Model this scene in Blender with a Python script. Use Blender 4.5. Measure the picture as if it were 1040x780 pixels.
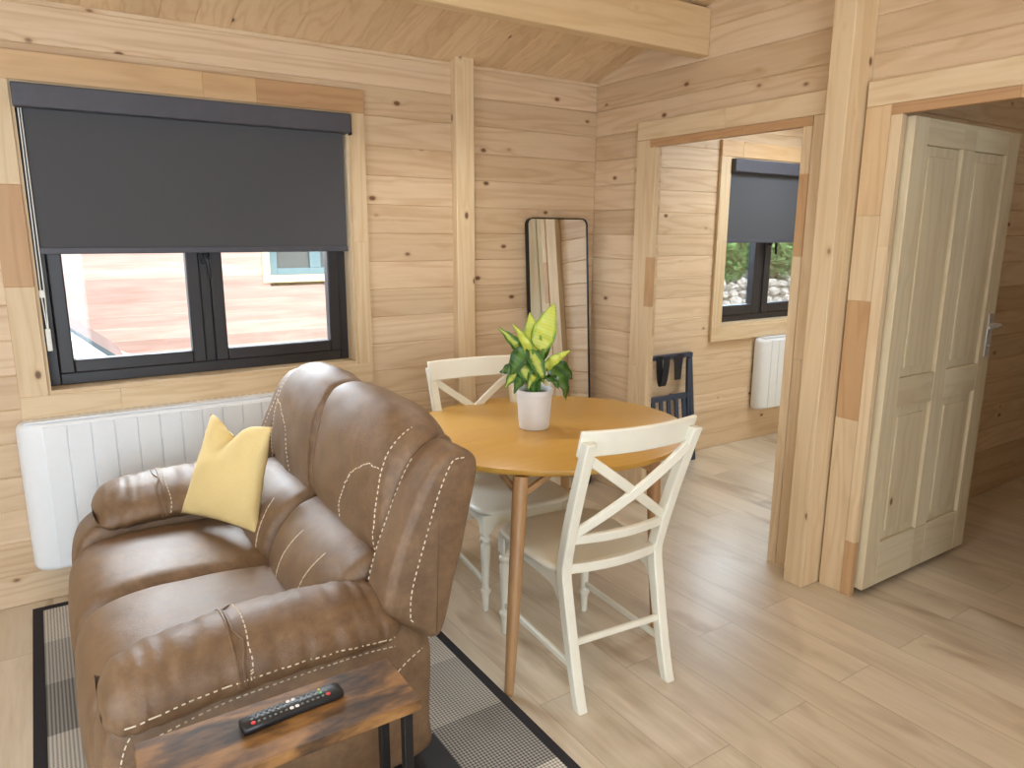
import bpy, bmesh, math, random
from math import sin, cos, pi, radians as R
from mathutils import Vector, Matrix, noise
from mathutils.bvhtree import BVHTree

for o in list(bpy.data.objects):
    bpy.data.objects.remove(o, do_unlink=True)
scn = bpy.context.scene
col = scn.collection
rnd = random.Random(7)

# ------------------------------------------------------------------ camera
CAM = Vector((-2.8428, -3.4301, 1.5457))
yaw, pit, rol, FPX = -0.5827, -0.2082, 0.0045, 725.4
fw = Vector((sin(-yaw) * cos(pit), cos(yaw) * cos(pit), sin(pit)))
rt = fw.cross(Vector((0, 0, 1))).normalized()
up = rt.cross(fw)
rt2 = rt * cos(rol) + up * sin(rol)
up2 = -rt * sin(rol) + up * cos(rol)
cam = bpy.data.objects.new('camera', bpy.data.cameras.new('camera'))
col.objects.link(cam)
M3 = Matrix((rt2, up2, -fw)).transposed()
cam.matrix_world = Matrix.Translation(CAM) @ M3.to_4x4()
cam.data.sensor_fit = 'HORIZONTAL'
cam.data.sensor_width = 36.0
cam.data.lens = 36.0 * FPX / 1040.0
cam.data.clip_start = 0.05
scn.camera = cam

# ------------------------------------------------------------------ light and exposure
vs = scn.view_settings
vs.view_transform = 'Standard'; vs.look = 'None'; vs.gamma = 1.0
vs.exposure = 0.1
vs.use_curve_mapping = False
SKY = 4.5
w = bpy.data.worlds.new('sky'); scn.world = w; w.use_nodes = True
wn = w.node_tree.nodes['Background']
wn.inputs[0].default_value = (0.75, 0.88, 1.0, 1)
wn.inputs[1].default_value = SKY


def light(name, kind, loc, energy, color=(1, 1, 1), aim=None, **kw):
    d = bpy.data.lights.new(name, kind)
    d.energy = energy; d.color = color
    for k, v in kw.items():
        setattr(d, k, v)
    o = bpy.data.objects.new(name, d); col.objects.link(o)
    o.location = loc
    if aim is not None:
        o.rotation_euler = (Vector(aim) - Vector(loc)).to_track_quat('-Z', 'Y').to_euler()
    return o


# daylight pouring through the patio doors behind the camera
light('patio_daylight', 'AREA', (-3.5, -5.75, 1.25), 54, (0.80, 0.91, 1.0), aim=(-2.6, 0, 0.95), shape='RECTANGLE', size=2.2, size_y=2.0)
# daylight through the window in the left wall beside the sofa
light('side_window_daylight', 'AREA', (-4.62, -2.2, 1.5), 18, (0.80, 0.91, 1.0), aim=(0, -1.8, 1.0), shape='RECTANGLE', size=1.4, size_y=1.1)
WARM = (1.0, 0.97, 0.91)
for i, (p, a, e) in enumerate([((-1.22, -0.50, 2.48), (-1.05, -1.0, 0), 32),
                               ((-2.5, -2.2, 2.93), (-2.2, -1.7, 0), 13),
                               ((-0.75, -3.6, 2.9), (-0.6, -3.1, 0), 13),
                               ((-0.9, -2.2, 2.93), (-0.6, -1.6, 0), 11)]):
    light('ceiling_spotlight', 'SPOT', p, e, WARM, aim=a, spot_size=R(120), spot_blend=0.9, shadow_soft_size=0.05)
light('bedroom_fill_light', 'AREA', (1.6, -0.85, 2.34), 27, (0.80, 0.91, 1.0), aim=(1.6, -0.75, 0.0), shape='RECTANGLE', size=0.7, size_y=0.7)  # unseen lamp added to brighten and cool the bedroom walls
light('back_room_ceiling_lamp', 'POINT', (1.6, -3.0, 2.4), 9, (1.0, 0.97, 0.86), shadow_soft_size=0.12)
# lamps added above view outside, boosting sky light and sheen under the two blinds
light('window_sheen_light', 'AREA', (-2.2, 1.0, 2.0), 150, (0.84, 0.93, 1.0), aim=(-2.2, -1.0, 1.2), shape='RECTANGLE', size=1.8, size_y=0.8)
light('bedroom_sheen_light', 'AREA', (2.0, 0.95, 1.98), 260, (0.66, 0.86, 1.0), aim=(1.7, -1.0, 1.2), shape='RECTANGLE', size=1.6, size_y=0.8)
light('sunlight', 'SUN', (0, 0, 8), 3.0, (1.0, 0.95, 0.88), aim=(0.9, 4.2, 0), angle=R(4))
for nm, p, a, sx, sy in (('window_portal', (-2.19, 0.19, 1.5), (-2.19, -3, 1.5), 1.3, 1.15), ('bedroom_portal', (1.97, 0.19, 1.48), (1.97, -3, 1.48), 1.5, 1.1)):
    lo = light(nm, 'AREA', p, 1, aim=a, shape='RECTANGLE', size=sx, size_y=sy)
    lo.data.cycles.is_portal = True


# ------------------------------------------------------------------ node helpers
def s2l(c):
    return tuple(((v / 255) / 12.92 if v / 255 <= 0.04045 else ((v / 255 + 0.055) / 1.055) ** 2.4) for v in c) + (1,)


class NT:
    def __init__(s, name):
        s.m = bpy.data.materials.new(name); s.m.use_nodes = True
        s.t = s.m.node_tree; s.n = s.t.nodes; s.l = s.t.links
        s.b = s.n['Principled BSDF']

    def node(s, typ, ins=None, **kw):
        n = s.n.new(typ)
        for k, v in kw.items():
            setattr(n, k, v)
        for k, v in (ins or {}).items():
            if isinstance(v, bpy.types.NodeSocket):
                s.l.new(v, n.inputs[k])
            else:
                n.inputs[k].default_value = v
        return n

    def math(s, op, a, b=0.0, clamp=False):
        n = s.node('ShaderNodeMath', {0: a, 1: b}, operation=op); n.use_clamp = clamp
        return n.outputs[0]

    def ramp(s, fac, stops, interp='LINEAR'):
        n = s.node('ShaderNodeValToRGB', {0: fac}); r = n.color_ramp; r.interpolation = interp
        while len(r.elements) < len(stops):
            r.elements.new(0.5)
        for e, (p, c) in zip(r.elements, stops):
            e.position = p; e.color = c if len(c) == 4 else tuple(c) + (1,)
        return n.outputs[0]

    def mix(s, fac, a, b, mode='MIX'):
        n = s.node('ShaderNodeMix', data_type='RGBA', blend_type=mode)
        for i, v in ((0, fac), (6, a), (7, b)):
            if isinstance(v, bpy.types.NodeSocket):
                s.l.new(v, n.inputs[i])
            else:
                n.inputs[i].default_value = v
        return n.outputs[2]

    def base(s, c, rough=0.5, **kw):
        for k, v in dict({'Base Color': c, 'Roughness': rough}, **kw).items():
            if isinstance(v, bpy.types.NodeSocket):
                s.l.new(v, s.b.inputs[k])
            else:
                s.b.inputs[k].default_value = v

    def bump(s, h, strength=0.3, dist=0.01):
        n = s.node('ShaderNodeBump', {'Height': h, 'Strength': strength, 'Distance': dist})
        s.l.new(n.outputs[0], s.b.inputs['Normal'])


def grey(v):
    return (v, v, v, 1)


def plain(name, rgb, rough=0.5, metallic=0.0, noise_amt=0.06, scale=30.0, bump=0.0, **kw):
    t = NT(name)
    tc = t.node('ShaderNodeTexCoord').outputs['Object']
    nz = t.node('ShaderNodeTexNoise', {'Vector': tc, 'Scale': scale, 'Detail': 4.0}).outputs[0]
    c = s2l(rgb)
    lo = tuple(v * (1 - noise_amt) for v in c[:3]) + (1,); hi = tuple(min(1, v * (1 + noise_amt)) for v in c[:3]) + (1,)
    t.base(t.ramp(nz, [(0.3, lo), (0.7, hi)]), rough, Metallic=metallic, **kw)
    if bump:
        t.bump(nz, bump, 0.004)
    return t.m


def pine(name, axis, light_rgb, dark_rgb, knots=1.0, rough=0.5, var=0.5, red=0.0, fine=1.0, coat=0.0):
    """grain runs along axis 0/1/2; every board (mesh island) gets its own cut of the log"""
    t = NT(name)
    tc = t.node('ShaderNodeTexCoord').outputs['Object']
    geo = t.node('ShaderNodeNewGeometry')
    ri = geo.outputs['Random Per Island']
    off = t.node('ShaderNodeCombineXYZ', {0: t.math('MULTIPLY', ri, 17.3), 1: t.math('MULTIPLY', ri, 41.7), 2: t.math('MULTIPLY', ri, 29.1)}).outputs[0]
    vec = t.node('ShaderNodeVectorMath', {0: tc, 1: off}, operation='ADD').outputs[0]
    sc = [1.0, 1.0, 1.0]; sc[axis] = 0.07
    st = t.node('ShaderNodeMapping', {'Vector': vec, 'Scale': sc}).outputs[0]
    sk = [1.0, 1.0, 1.0]; sk[axis] = 0.62
    kv = t.node('ShaderNodeMapping', {'Vector': vec, 'Scale': sk}).outputs[0]
    vor = t.node('ShaderNodeTexVoronoi', {'Vector': kv, 'Scale': 7.2, 'Randomness': 1.0})
    kd = vor.outputs['Distance']
    # the rings swing round the knots
    warp = t.math('MULTIPLY', t.math('SUBTRACT', 0.32, kd, True), 0.16)
    big = t.node('ShaderNodeTexNoise', {'Vector': st, 'Scale': 7.0, 'Detail': 2.0, 'Distortion': 0.4}).outputs[0]
    rings = t.math('SINE', t.math('MULTIPLY', t.math('ADD', big, warp), 48.0))
    rings = t.math('ADD', t.math('MULTIPLY', rings, 0.5), 0.5)
    finen = t.node('ShaderNodeTexNoise', {'Vector': st, 'Scale': 90.0, 'Detail': 3.0}).outputs[0]
    f = t.math('ADD', t.math('MULTIPLY', t.math('POWER', rings, 2.5), 0.36 * fine), t.math('MULTIPLY', finen, 0.5))
    broad = t.node('ShaderNodeTexNoise', {'Vector': st, 'Scale': 2.2, 'Detail': 2.0}).outputs[0]
    f = t.math('ADD', t.math('MULTIPLY', f, 0.62), t.math('MULTIPLY', broad, 0.5))
    c = t.ramp(f, [(0.15, s2l(light_rgb)), (0.85, s2l(dark_rgb))])
    ri2 = t.math('FRACT', t.math('MULTIPLY', ri, 37.7))
    tint = t.ramp(ri2, [(0.0, (1 - 0.30 * var, 1 - 0.36 * var, 1 - 0.44 * var)), (0.5, (1, 1, 1)), (1.0, (1 + 0.1 * var, 1 + 0.11 * var, 1 + 0.13 * var))])
    c = t.mix(1.0, c, tint, 'MULTIPLY')
    if red > 0:
        ri3 = t.math('GREATER_THAN', t.math('FRACT', t.math('MULTIPLY', ri, 91.3)), 1 - red)
        c = t.mix(t.math('MULTIPLY', ri3, 0.75), c, t.mix(1.0, c, (0.80, 0.58, 0.40, 1), 'MULTIPLY'))
    if knots > 0:
        has = t.math('GREATER_THAN', t.node('ShaderNodeSeparateColor', {0: vor.outputs['Color']}).outputs[0], 1 - knots * 0.95)
        halo = t.math('MULTIPLY', t.ramp(kd, [(0.03, grey(1)), (0.15, grey(0))]), has)
        core = t.math('MULTIPLY', t.ramp(kd, [(0.055, grey(1)), (0.095, grey(0))]), has)
        c = t.mix(t.math('MULTIPLY', halo, 0.5), c, s2l((178, 128, 78)))
        c = t.mix(t.math('MULTIPLY', core, 0.85), c, s2l((88, 55, 30)))
    t.base(c, rough)
    if coat:
        t.b.inputs['Coat Weight'].default_value = coat
        t.b.inputs['Coat Roughness'].default_value = 0.25
    t.bump(f, 0.12, 0.003)
    return t.m


PL, PD = (230, 208, 177), (196, 163, 126)
PINE_X = pine('pine_logs_x', 0, PL, PD)
PINE_Y = pine('pine_logs_y', 1, PL, PD)
CEIL_M = pine('pine_ceiling_boards', 1, (234, 209, 172), (208, 172, 130), knots=0.6, var=0.4)
TRIM_X = pine('pine_trim_x', 0, (234, 214, 180), (206, 176, 136), knots=0.3, var=0.5, red=0.12)
TRIM_Y = pine('pine_trim_y', 1, (234, 214, 180), (206, 176, 136), knots=0.3, var=0.5, red=0.12)
TRIM_Z = pine('pine_trim_z', 2, (234, 214, 180), (206, 176, 136), knots=0.3, var=0.5, red=0.16)
POST_Z = pine('pine_post_z', 2, (236, 216, 182), (212, 182, 140), knots=0.9, var=0.3)
BROWN_X = pine('heart_pine_x', 0, (202, 164, 122), (174, 130, 90), knots=0.1, var=0.5)
BROWN_Y = pine('heart_pine_y', 1, (202, 164, 122), (174, 130, 90), knots=0.1, var=0.5)
BROWN_Z = pine('heart_pine_z', 2, (208, 172, 130), (184, 142, 100), knots=0.1, var=0.5)
DOOR_Z = pine('door_pine_z', 2, (222, 210, 180), (200, 180, 144), knots=0.08, var=0.14)
DOOR_X = pine('door_pine_x', 0, (222, 210, 180), (200, 180, 144), knots=0.08, var=0.25)
OAK = pine('stained_oak', 0, (206, 160, 76), (184, 136, 54), knots=0.0, var=0.0, fine=0.4, rough=0.38, coat=0.25)
OAKLEG = pine('oak_leg', 2, (186, 146, 102), (156, 116, 76), knots=0.0, var=0.2, fine=0.5, rough=0.45)
ANTHRA = plain('anthracite_frame', (44, 43, 47), 0.4, noise_amt=0.05)
BLINDF = plain('charcoal_blind_fabric', (77, 78, 82), 0.85, scale=900, noise_amt=0.12)
BLINDC = plain('charcoal_cassette', (76, 77, 86), 0.5)
WHITE = plain('white_radiator_enamel', (232, 236, 240), 0.35, noise_amt=0.01)
WHITEPL = plain('white_plastic', (228, 228, 222), 0.4, noise_amt=0.02)
CHAIRW = plain('cream_white_chair_paint', (236, 234, 220), 0.42, noise_amt=0.03, scale=12)
BLACKM = plain('black_metal', (28, 28, 30), 0.4, metallic=0.3)
CHROME = plain('satin_chrome', (214, 215, 218), 0.32, metallic=0.7)
NAVY = plain('navy_painted_wood', (44, 56, 78), 0.5, noise_amt=0.1)
STRAP = plain('dark_woven_strap', (34, 32, 36), 0.9, scale=300, noise_amt=0.2)
YELLOW = plain('mustard_linen', (226, 202, 142), 0.85, scale=500, noise_amt=0.09, bump=0.25)
POTW = plain('white_plant_pot_glaze', (234, 236, 240), 0.5, noise_amt=0.02)
SOIL = plain('potting_soil', (52, 38, 28), 0.95, scale=120, noise_amt=0.5)
STITCH = plain('cream_stitch_thread', (226, 214, 194), 0.8)
STEMG = plain('leaf_stem_green', (96, 140, 62), 0.5)
DARKFLAT = plain('black_floor_mat_rubber', (38, 38, 42), 0.8, scale=200, noise_amt=0.2)
REMBLK = plain('remote_black_plastic', (30, 31, 34), 0.38)
REMGREY = plain('remote_grey_key', (120, 126, 128), 0.5)
REMWHITE = plain('remote_white_key', (235, 235, 235), 0.5)
REMRED = plain('remote_red_key', (214, 52, 58), 0.5)
REMGREEN = plain('remote_green_key', (80, 190, 90), 0.5)
REMYEL = plain('remote_yellow_key', (225, 215, 110), 0.5)
CARW = plain('white_car_paint', (226, 232, 236), 0.25)
CARG = plain('car_dark_glass', (70, 86, 96), 0.1)
TYRE = plain('tyre_rubber', (30, 30, 30), 0.8)
TEAL = plain('grey_green_window_frame', (112, 136, 142), 0.5)
CREAM = plain('cream_window_surround', (226, 204, 160), 0.6)
GREYIN = plain('dim_cabin_pane', (96, 100, 100), 0.15)
FOL1 = plain('hedge_leaf', (150, 192, 120), 0.6, scale=8, noise_amt=0.5)
BARK = plain('bark', (84, 66, 50), 0.9, scale=40, noise_amt=0.4)
ROCKM = plain('pale_stone', (224, 216, 206), 0.9, scale=14, noise_amt=0.35, bump=0.6)
GROUND = plain('gravel_ground', (150, 142, 130), 0.95, scale=60, noise_amt=0.4)
ROOFT = plain('felt_roof', (84, 84, 88), 0.9, scale=60, noise_amt=0.2)


def glass_mat():
    t = NT('window_glass')
    out = t.n['Material Output']; t.n.remove(t.b)
    tr = t.node('ShaderNodeBsdfTransparent'); gl = t.node('ShaderNodeBsdfGlossy', {'Roughness': 0.0})
    fr = t.node('ShaderNodeFresnel', {'IOR': 1.45})
    mx = t.node('ShaderNodeMixShader', {0: t.math('MULTIPLY', fr.outputs[0], 0.8), 1: tr.outputs[0], 2: gl.outputs[0]})
    t.l.new(mx.outputs[0], out.inputs[0])
    return t.m


def mirror_mat():
    t = NT('mirror_silver')
    t.base((0.9, 0.91, 0.9, 1), 0.0, Metallic=1.0)
    return t.m


def leather_mat():
    t = NT('brown_leather')
    tc = t.node('ShaderNodeTexCoord').outputs['Object']
    a = t.node('ShaderNodeTexNoise', {'Vector': tc, 'Scale': 7.0, 'Detail': 7.0, 'Roughness': 0.7}).outputs[0]
    b = t.node('ShaderNodeTexNoise', {'Vector': tc, 'Scale': 28.0, 'Detail': 5.0, 'Roughness': 0.65}).outputs[0]
    v = t.node('ShaderNodeTexVoronoi', {'Vector': tc, 'Scale': 260.0}, feature='DISTANCE_TO_EDGE').outputs['Distance']
    f = t.math('ADD', t.math('MULTIPLY', a, 0.6), t.math('MULTIPLY', b, 0.4))
    c = t.ramp(f, [(0.28, s2l((94, 70, 49))), (0.5, s2l((118, 91, 65))), (0.72, s2l((140, 111, 81)))])
    t.base(c, t.ramp(b, [(0.3, grey(0.38)), (0.75, grey(0.54))]))
    t.b.inputs['Coat Weight'].default_value = 0.28; t.b.inputs['Coat Roughness'].default_value = 0.45
    h = t.math('ADD', t.math('MULTIPLY', v, 0.5), t.math('MULTIPLY', b, 0.6))
    t.bump(h, 0.5, 0.005)
    return t.m


def floor_mat():
    t = NT('pale_oak_laminate')
    tc = t.node('ShaderNodeTexCoord').outputs['Object']
    rot = t.node('ShaderNodeMapping', {'Vector': tc, 'Rotation': (0, 0, R(90)), 'Location': (0.37, 0.06, 0)}).outputs[0]
    br = t.node('ShaderNodeTexBrick', {'Vector': rot, 'Color1': grey(0.0), 'Color2': grey(1.0), 'Mortar': grey(0.5), 'Scale': 1.0,
                                       'Mortar Size': 0.0013, 'Mortar Smooth': 0.2, 'Bias': 0.0, 'Brick Width': 1.28, 'Row Height': 0.192})
    br.offset = 0.37; br.offset_frequency = 2
    tone = t.node('ShaderNodeSeparateColor', {0: br.outputs['Color']}).outputs[0]
    off = t.node('ShaderNodeCombineXYZ', {0: t.math('MULTIPLY', tone, 7.0), 1: t.math('MULTIPLY', tone, 23.0), 2: 0.0}).outputs[0]
    vec = t.node('ShaderNodeVectorMath', {0: tc, 1: off}, operation='ADD').outputs[0]
    st = t.node('ShaderNodeMapping', {'Vector': vec, 'Scale': (1, 0.09, 1)}).outputs[0]
    n1 = t.node('ShaderNodeTexNoise', {'Vector': st, 'Scale': 9.0, 'Detail': 5.0, 'Distortion': 0.7}).outputs[0]
    n2 = t.node('ShaderNodeTexNoise', {'Vector': st, 'Scale': 60.0, 'Detail': 3.0}).outputs[0]
    st3 = t.node('ShaderNodeMapping', {'Vector': vec, 'Scale': (1, 0.28, 1)}).outputs[0]
    n3 = t.node('ShaderNodeTexNoise', {'Vector': st3, 'Scale': 5.0, 'Detail': 3.0, 'Distortion': 0.8}).outputs[0]
    f = t.math('ADD', t.math('MULTIPLY', n1, 0.65), t.math('MULTIPLY', n2, 0.35))
    c = t.ramp(f, [(0.3, s2l((196, 180, 156))), (0.5, s2l((216, 202, 180))), (0.72, s2l((230, 218, 200)))])
    c = t.mix(t.ramp(n3, [(0.58, grey(0)), (0.74, grey(0.85))]), c, s2l((166, 138, 108)))
    c = t.mix(1.0, c, t.ramp(tone, [(0.0, (0.86, 0.85, 0.83)), (1.0, (1.04, 1.03, 1.02))]), 'MULTIPLY')
    c = t.mix(t.math('MULTIPLY', br.outputs['Fac'], 0.6), c, s2l((120, 94, 66)))
    t.base(c, t.ramp(n2, [(0.3, grey(0.34)), (0.7, grey(0.44))]))
    t.b.inputs['Coat Weight'].default_value = 1.0; t.b.inputs['Coat Roughness'].default_value = 0.35
    t.bump(t.math('SUBTRACT', n2, t.math('MULTIPLY', br.outputs['Fac'], 1.5)), 0.08, 0.002)
    return t.m


def rug_mat():
    t = NT('woven_rug')
    tc = t.node('ShaderNodeTexCoord').outputs['Object']
    sx = t.node('ShaderNodeSeparateXYZ', {0: tc})
    by = t.math('FLOOR', t.math('DIVIDE', t.math('SUBTRACT', -0.09, t.math('ADD', sx.outputs[1], -1.1)), 0.31))
    k = t.math('FRACT', t.math('ADD', t.math('MULTIPLY', by, 1 / 3.0), 0.0005))
    tone = t.ramp(k, [(0.0, grey(0.85)), (0.3, grey(0.5)), (0.63, grey(0.12))], 'CONSTANT')
    ch = t.node('ShaderNodeTexChecker', {'Vector': t.node('ShaderNodeMapping', {'Vector': tc, 'Rotation': (0, 0, R(45)), 'Scale': (1, 1, 0)}).outputs[0], 'Scale': 130.0}).outputs['Fac']
    thread = t.math('GREATER_THAN', t.math('ADD', t.math('MULTIPLY', ch, 0.5), tone), 0.6)
    lightc = t.mix(tone, s2l((150, 148, 142)), s2l((222, 216, 204)))
    darkc = t.mix(tone, s2l((66, 66, 68)), s2l((150, 146, 138)))
    c = t.mix(ch, darkc, lightc)
    t.base(c, 0.9)
    t.bump(ch, 0.4, 0.003)
    return t.m


def rust_wood_mat():
    t = NT('rustic_brown_board')
    tc = t.node('ShaderNodeTexCoord').outputs['Object']
    st = t.node('ShaderNodeMapping', {'Vector': tc, 'Scale': (0.4, 1, 1), 'Location': (0.3, 0.1, 0)}).outputs[0]
    a = t.node('ShaderNodeTexNoise', {'Vector': st, 'Scale': 15.0, 'Detail': 6.0, 'Distortion': 0.9}).outputs[0]
    b = t.node('ShaderNodeTexNoise', {'Vector': st, 'Scale': 70.0, 'Detail': 4.0}).outputs[0]
    f = t.math('ADD', t.math('MULTIPLY', a, 0.75), t.math('MULTIPLY', b, 0.25))
    c = t.ramp(f, [(0.34, s2l((50, 36, 26))), (0.45, s2l((98, 70, 42))), (0.55, s2l((142, 102, 58))), (0.72, s2l((178, 134, 80)))])
    t.base(c, 0.42)
    t.bump(b, 0.15, 0.002)
    return t.m


def cladding_mat():
    t = NT('red_stained_cladding')
    tc = t.node('ShaderNodeTexCoord').outputs['Object']
    geo = t.node('ShaderNodeNewGeometry')
    ri = geo.outputs['Random Per Island']
    st = t.node('ShaderNodeMapping', {'Vector': tc, 'Scale': (0.1, 1, 1)}).outputs[0]
    n = t.node('ShaderNodeTexNoise', {'Vector': st, 'Scale': 20.0, 'Detail': 4.0}).outputs[0]
    c = t.ramp(n, [(0.3, s2l((190, 154, 142))), (0.7, s2l((212, 180, 168)))])
    c = t.mix(1.0, c, t.ramp(ri, [(0, grey(0.76)), (1, grey(1.06))]), 'MULTIPLY')
    t.base(c, 0.7)
    return t.m


def leaf_mat(name, mid, edge, spread=0.62):
    t = NT(name)
    uv = t.node('ShaderNodeTexCoord').outputs['UV']
    sp = t.node('ShaderNodeSeparateXYZ', {0: uv})
    d = t.math('MULTIPLY', t.math('ABSOLUTE', t.math('SUBTRACT', sp.outputs[0], 0.5)), 2.0)
    nz = t.node('ShaderNodeTexNoise', {'Vector': uv, 'Scale': 9.0, 'Detail': 4.0}).outputs[0]
    vein = t.node('ShaderNodeTexWave', {'Vector': uv, 'Scale': 5.0, 'Distortion': 0.6}, bands_direction='Y').outputs['Fac']
    f = t.math('ADD', d, t.math('MULTIPLY', t.math('SUBTRACT', nz, 0.5), 0.7))
    c = t.ramp(f, [(spread - 0.2, s2l(mid)), (spread + 0.2, s2l(edge))])
    c = t.mix(t.math('MULTIPLY', vein, 0.16), c, s2l(edge))
    t.base(c, 0.38)
    t.b.inputs['Subsurface Weight'].default_value = 0.0
    return t.m


GLASS = glass_mat(); MIRROR = mirror_mat(); LEATHER = leather_mat(); FLOORM = floor_mat(); RUGM = rug_mat(); RUST = rust_wood_mat(); CLAD = cladding_mat()
LEAF_L = leaf_mat('lime_variegated_leaf', (206, 212, 92), (118, 160, 46), 0.85)
LEAF_V = leaf_mat('green_edged_leaf', (196, 206, 96), (62, 112, 36), 0.45)
LEAF_D = leaf_mat('dark_green_leaf', (88, 128, 48), (44, 84, 30), 0.4)


# ------------------------------------------------------------------ mesh helpers
class MB:
    def __init__(s):
        s.bm = bmesh.new()

    def box(s, x0, x1, y0, y1, z0, z1, mat=None):
        if x0 > x1: x0, x1 = x1, x0
        if y0 > y1: y0, y1 = y1, y0
        if z0 > z1: z0, z1 = z1, z0
        P = [(x0, y0, z0), (x1, y0, z0), (x1, y1, z0), (x0, y1, z0), (x0, y0, z1), (x1, y0, z1), (x1, y1, z1), (x0, y1, z1)]
        vv = [s.bm.verts.new((mat @ Vector(p)) if mat else p) for p in P]
        for f in ((0, 3, 2, 1), (4, 5, 6, 7), (0, 1, 5, 4), (1, 2, 6, 5), (2, 3, 7, 6), (3, 0, 4, 7)):
            s.bm.faces.new([vv[i] for i in f])
        return s

    def bar(s, a, b, wx, wy, side=None):
        """rectangular bar from a to b, wx across `side`, wy the other way"""
        a, b = Vector(a), Vector(b); d = (b - a); L = d.length; d.normalize()
        sd = Vector(side) if side else (Vector((1, 0, 0)) if abs(d.x) < 0.8 else Vector((0, 1, 0)))
        sd = (sd - d * sd.dot(d)).normalized(); ot = d.cross(sd)
        m = Matrix((sd, ot, d)).transposed().to_4x4(); m.translation = a
        return s.box(-wx / 2, wx / 2, -wy / 2, wy / 2, 0, L, m)

    def rings(s, rings, closed_ring=True, caps=True):
        vr = [[s.bm.verts.new(p) for p in r] for r in rings]
        n = len(vr[0])
        for a, b in zip(vr, vr[1:]):
            for i in range(n if closed_ring else n - 1):
                j = (i + 1) % n
                s.bm.faces.new((a[i], a[j], b[j], b[i]))
        if caps and closed_ring:
            s.bm.faces.new(list(reversed(vr[0]))); s.bm.faces.new(vr[-1])
        return vr

    def tube(s, pts, r, n=10, caps=True):
        pts = [Vector(p) for p in pts]
        rr = r if isinstance(r, (list, tuple)) else [r] * len(pts)
        rings = []; prev = None
        for i, p in enumerate(pts):
            d = (pts[min(i + 1, len(pts) - 1)] - pts[max(i - 1, 0)]).normalized()
            a = prev if prev is not None else (Vector((1, 0, 0)) if abs(d.x) < 0.8 else Vector((0, 1, 0)))
            a = (a - d * a.dot(d)).normalized(); prev = a
            b = d.cross(a)
            rings.append([p + (a * cos(2 * pi * k / n) + b * sin(2 * pi * k / n)) * rr[i] for k in range(n)])
        s.rings(rings, caps=caps)
        return s

    def lathe(s, prof, c=(0, 0, 0), n=32, caps=True):
        s.rings([[(c[0] + r * cos(2 * pi * k / n), c[1] + r * sin(2 * pi * k / n), c[2] + z) for k in range(n)] for r, z in prof], caps=caps)
        return s

    def prism(s, poly, ax, a, b):
        """poly: 2D points in the two other axes, extruded along axis ax from a to b"""
        def P(u, v, t):
            q = [0, 0, 0]; o = [i for i in range(3) if i != ax]
            q[ax] = t; q[o[0]] = u; q[o[1]] = v
            return q
        s.rings([[P(u, v, a) for u, v in poly], [P(u, v, b) for u, v in poly]])
        return s

    def build(s, name, mat, parent=None, bevel=0.0, seg=2, smooth=True, local=False, angle=40, sub=0):
        bmesh.ops.recalc_face_normals(s.bm, faces=s.bm.faces)
        me = bpy.data.meshes.new(name)
        s.bm.to_mesh(me); s.bm.free()
        o = bpy.data.objects.new(name, me); col.objects.link(o)
        me.materials.append(mat)
        if parent is not None:
            if not local:
                me.transform(Matrix.Translation(-wloc(parent)))
            o.parent = parent
        if bevel:
            b = o.modifiers.new('bevel', 'BEVEL'); b.width = bevel; b.segments = seg; b.limit_method = 'ANGLE'; b.angle_limit = R(35)
            b.harden_normals = False
        if sub:
            m = o.modifiers.new('sub', 'SUBSURF'); m.levels = sub; m.render_levels = sub
        if smooth:
            for p in me.polygons:
                p.use_smooth = True
            try:
                me.set_sharp_from_angle(angle=R(angle))
            except Exception:
                pass
        return o


def wloc(o):
    v = Vector((0, 0, 0))
    while o is not None:
        v += o.location; o = o.parent
    return v


def tag(o, label=None, cat=None, group=None, kind=None):
    for k, v in (('label', label), ('category', cat), ('group', group), ('kind', kind)):
        if v:
            o[k] = v
    return o


def thing(name, loc, label=None, cat=None, group=None, kind=None, rz=0.0):
    o = bpy.data.objects.new(name, None); o.empty_display_size = 0.1; col.objects.link(o)
    o.location = loc; o.rotation_euler = (0, 0, rz)
    return tag(o, label, cat, group, kind)


def copy_tree(o, parent=None):
    c = o.copy(); col.objects.link(c)
    if parent is not None:
        c.parent = parent
    for ch in [x for x in bpy.data.objects if x.parent == o]:
        copy_tree(ch, c)
    return c


def catmull(pts, n, closed=True):
    P = [Vector(p) for p in pts]; m = len(P); out = []
    segs = m if closed else m - 1
    per = max(1, n // segs)
    for i in range(segs):
        p0, p1, p2, p3 = (P[(i - 1) % m] if closed or i > 0 else P[0]), P[i], P[(i + 1) % m], (P[(i + 2) % m] if closed or i + 2 < m else P[-1])
        for k in range(per):
            t = k / per
            out.append(0.5 * ((2 * p1) + (-p0 + p2) * t + (2 * p0 - 5 * p1 + 4 * p2 - p3) * t * t + (-p0 + 3 * p1 - 3 * p2 + p3) * t ** 3))
    if not closed:
        out.append(P[-1].copy())
    return out


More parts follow.
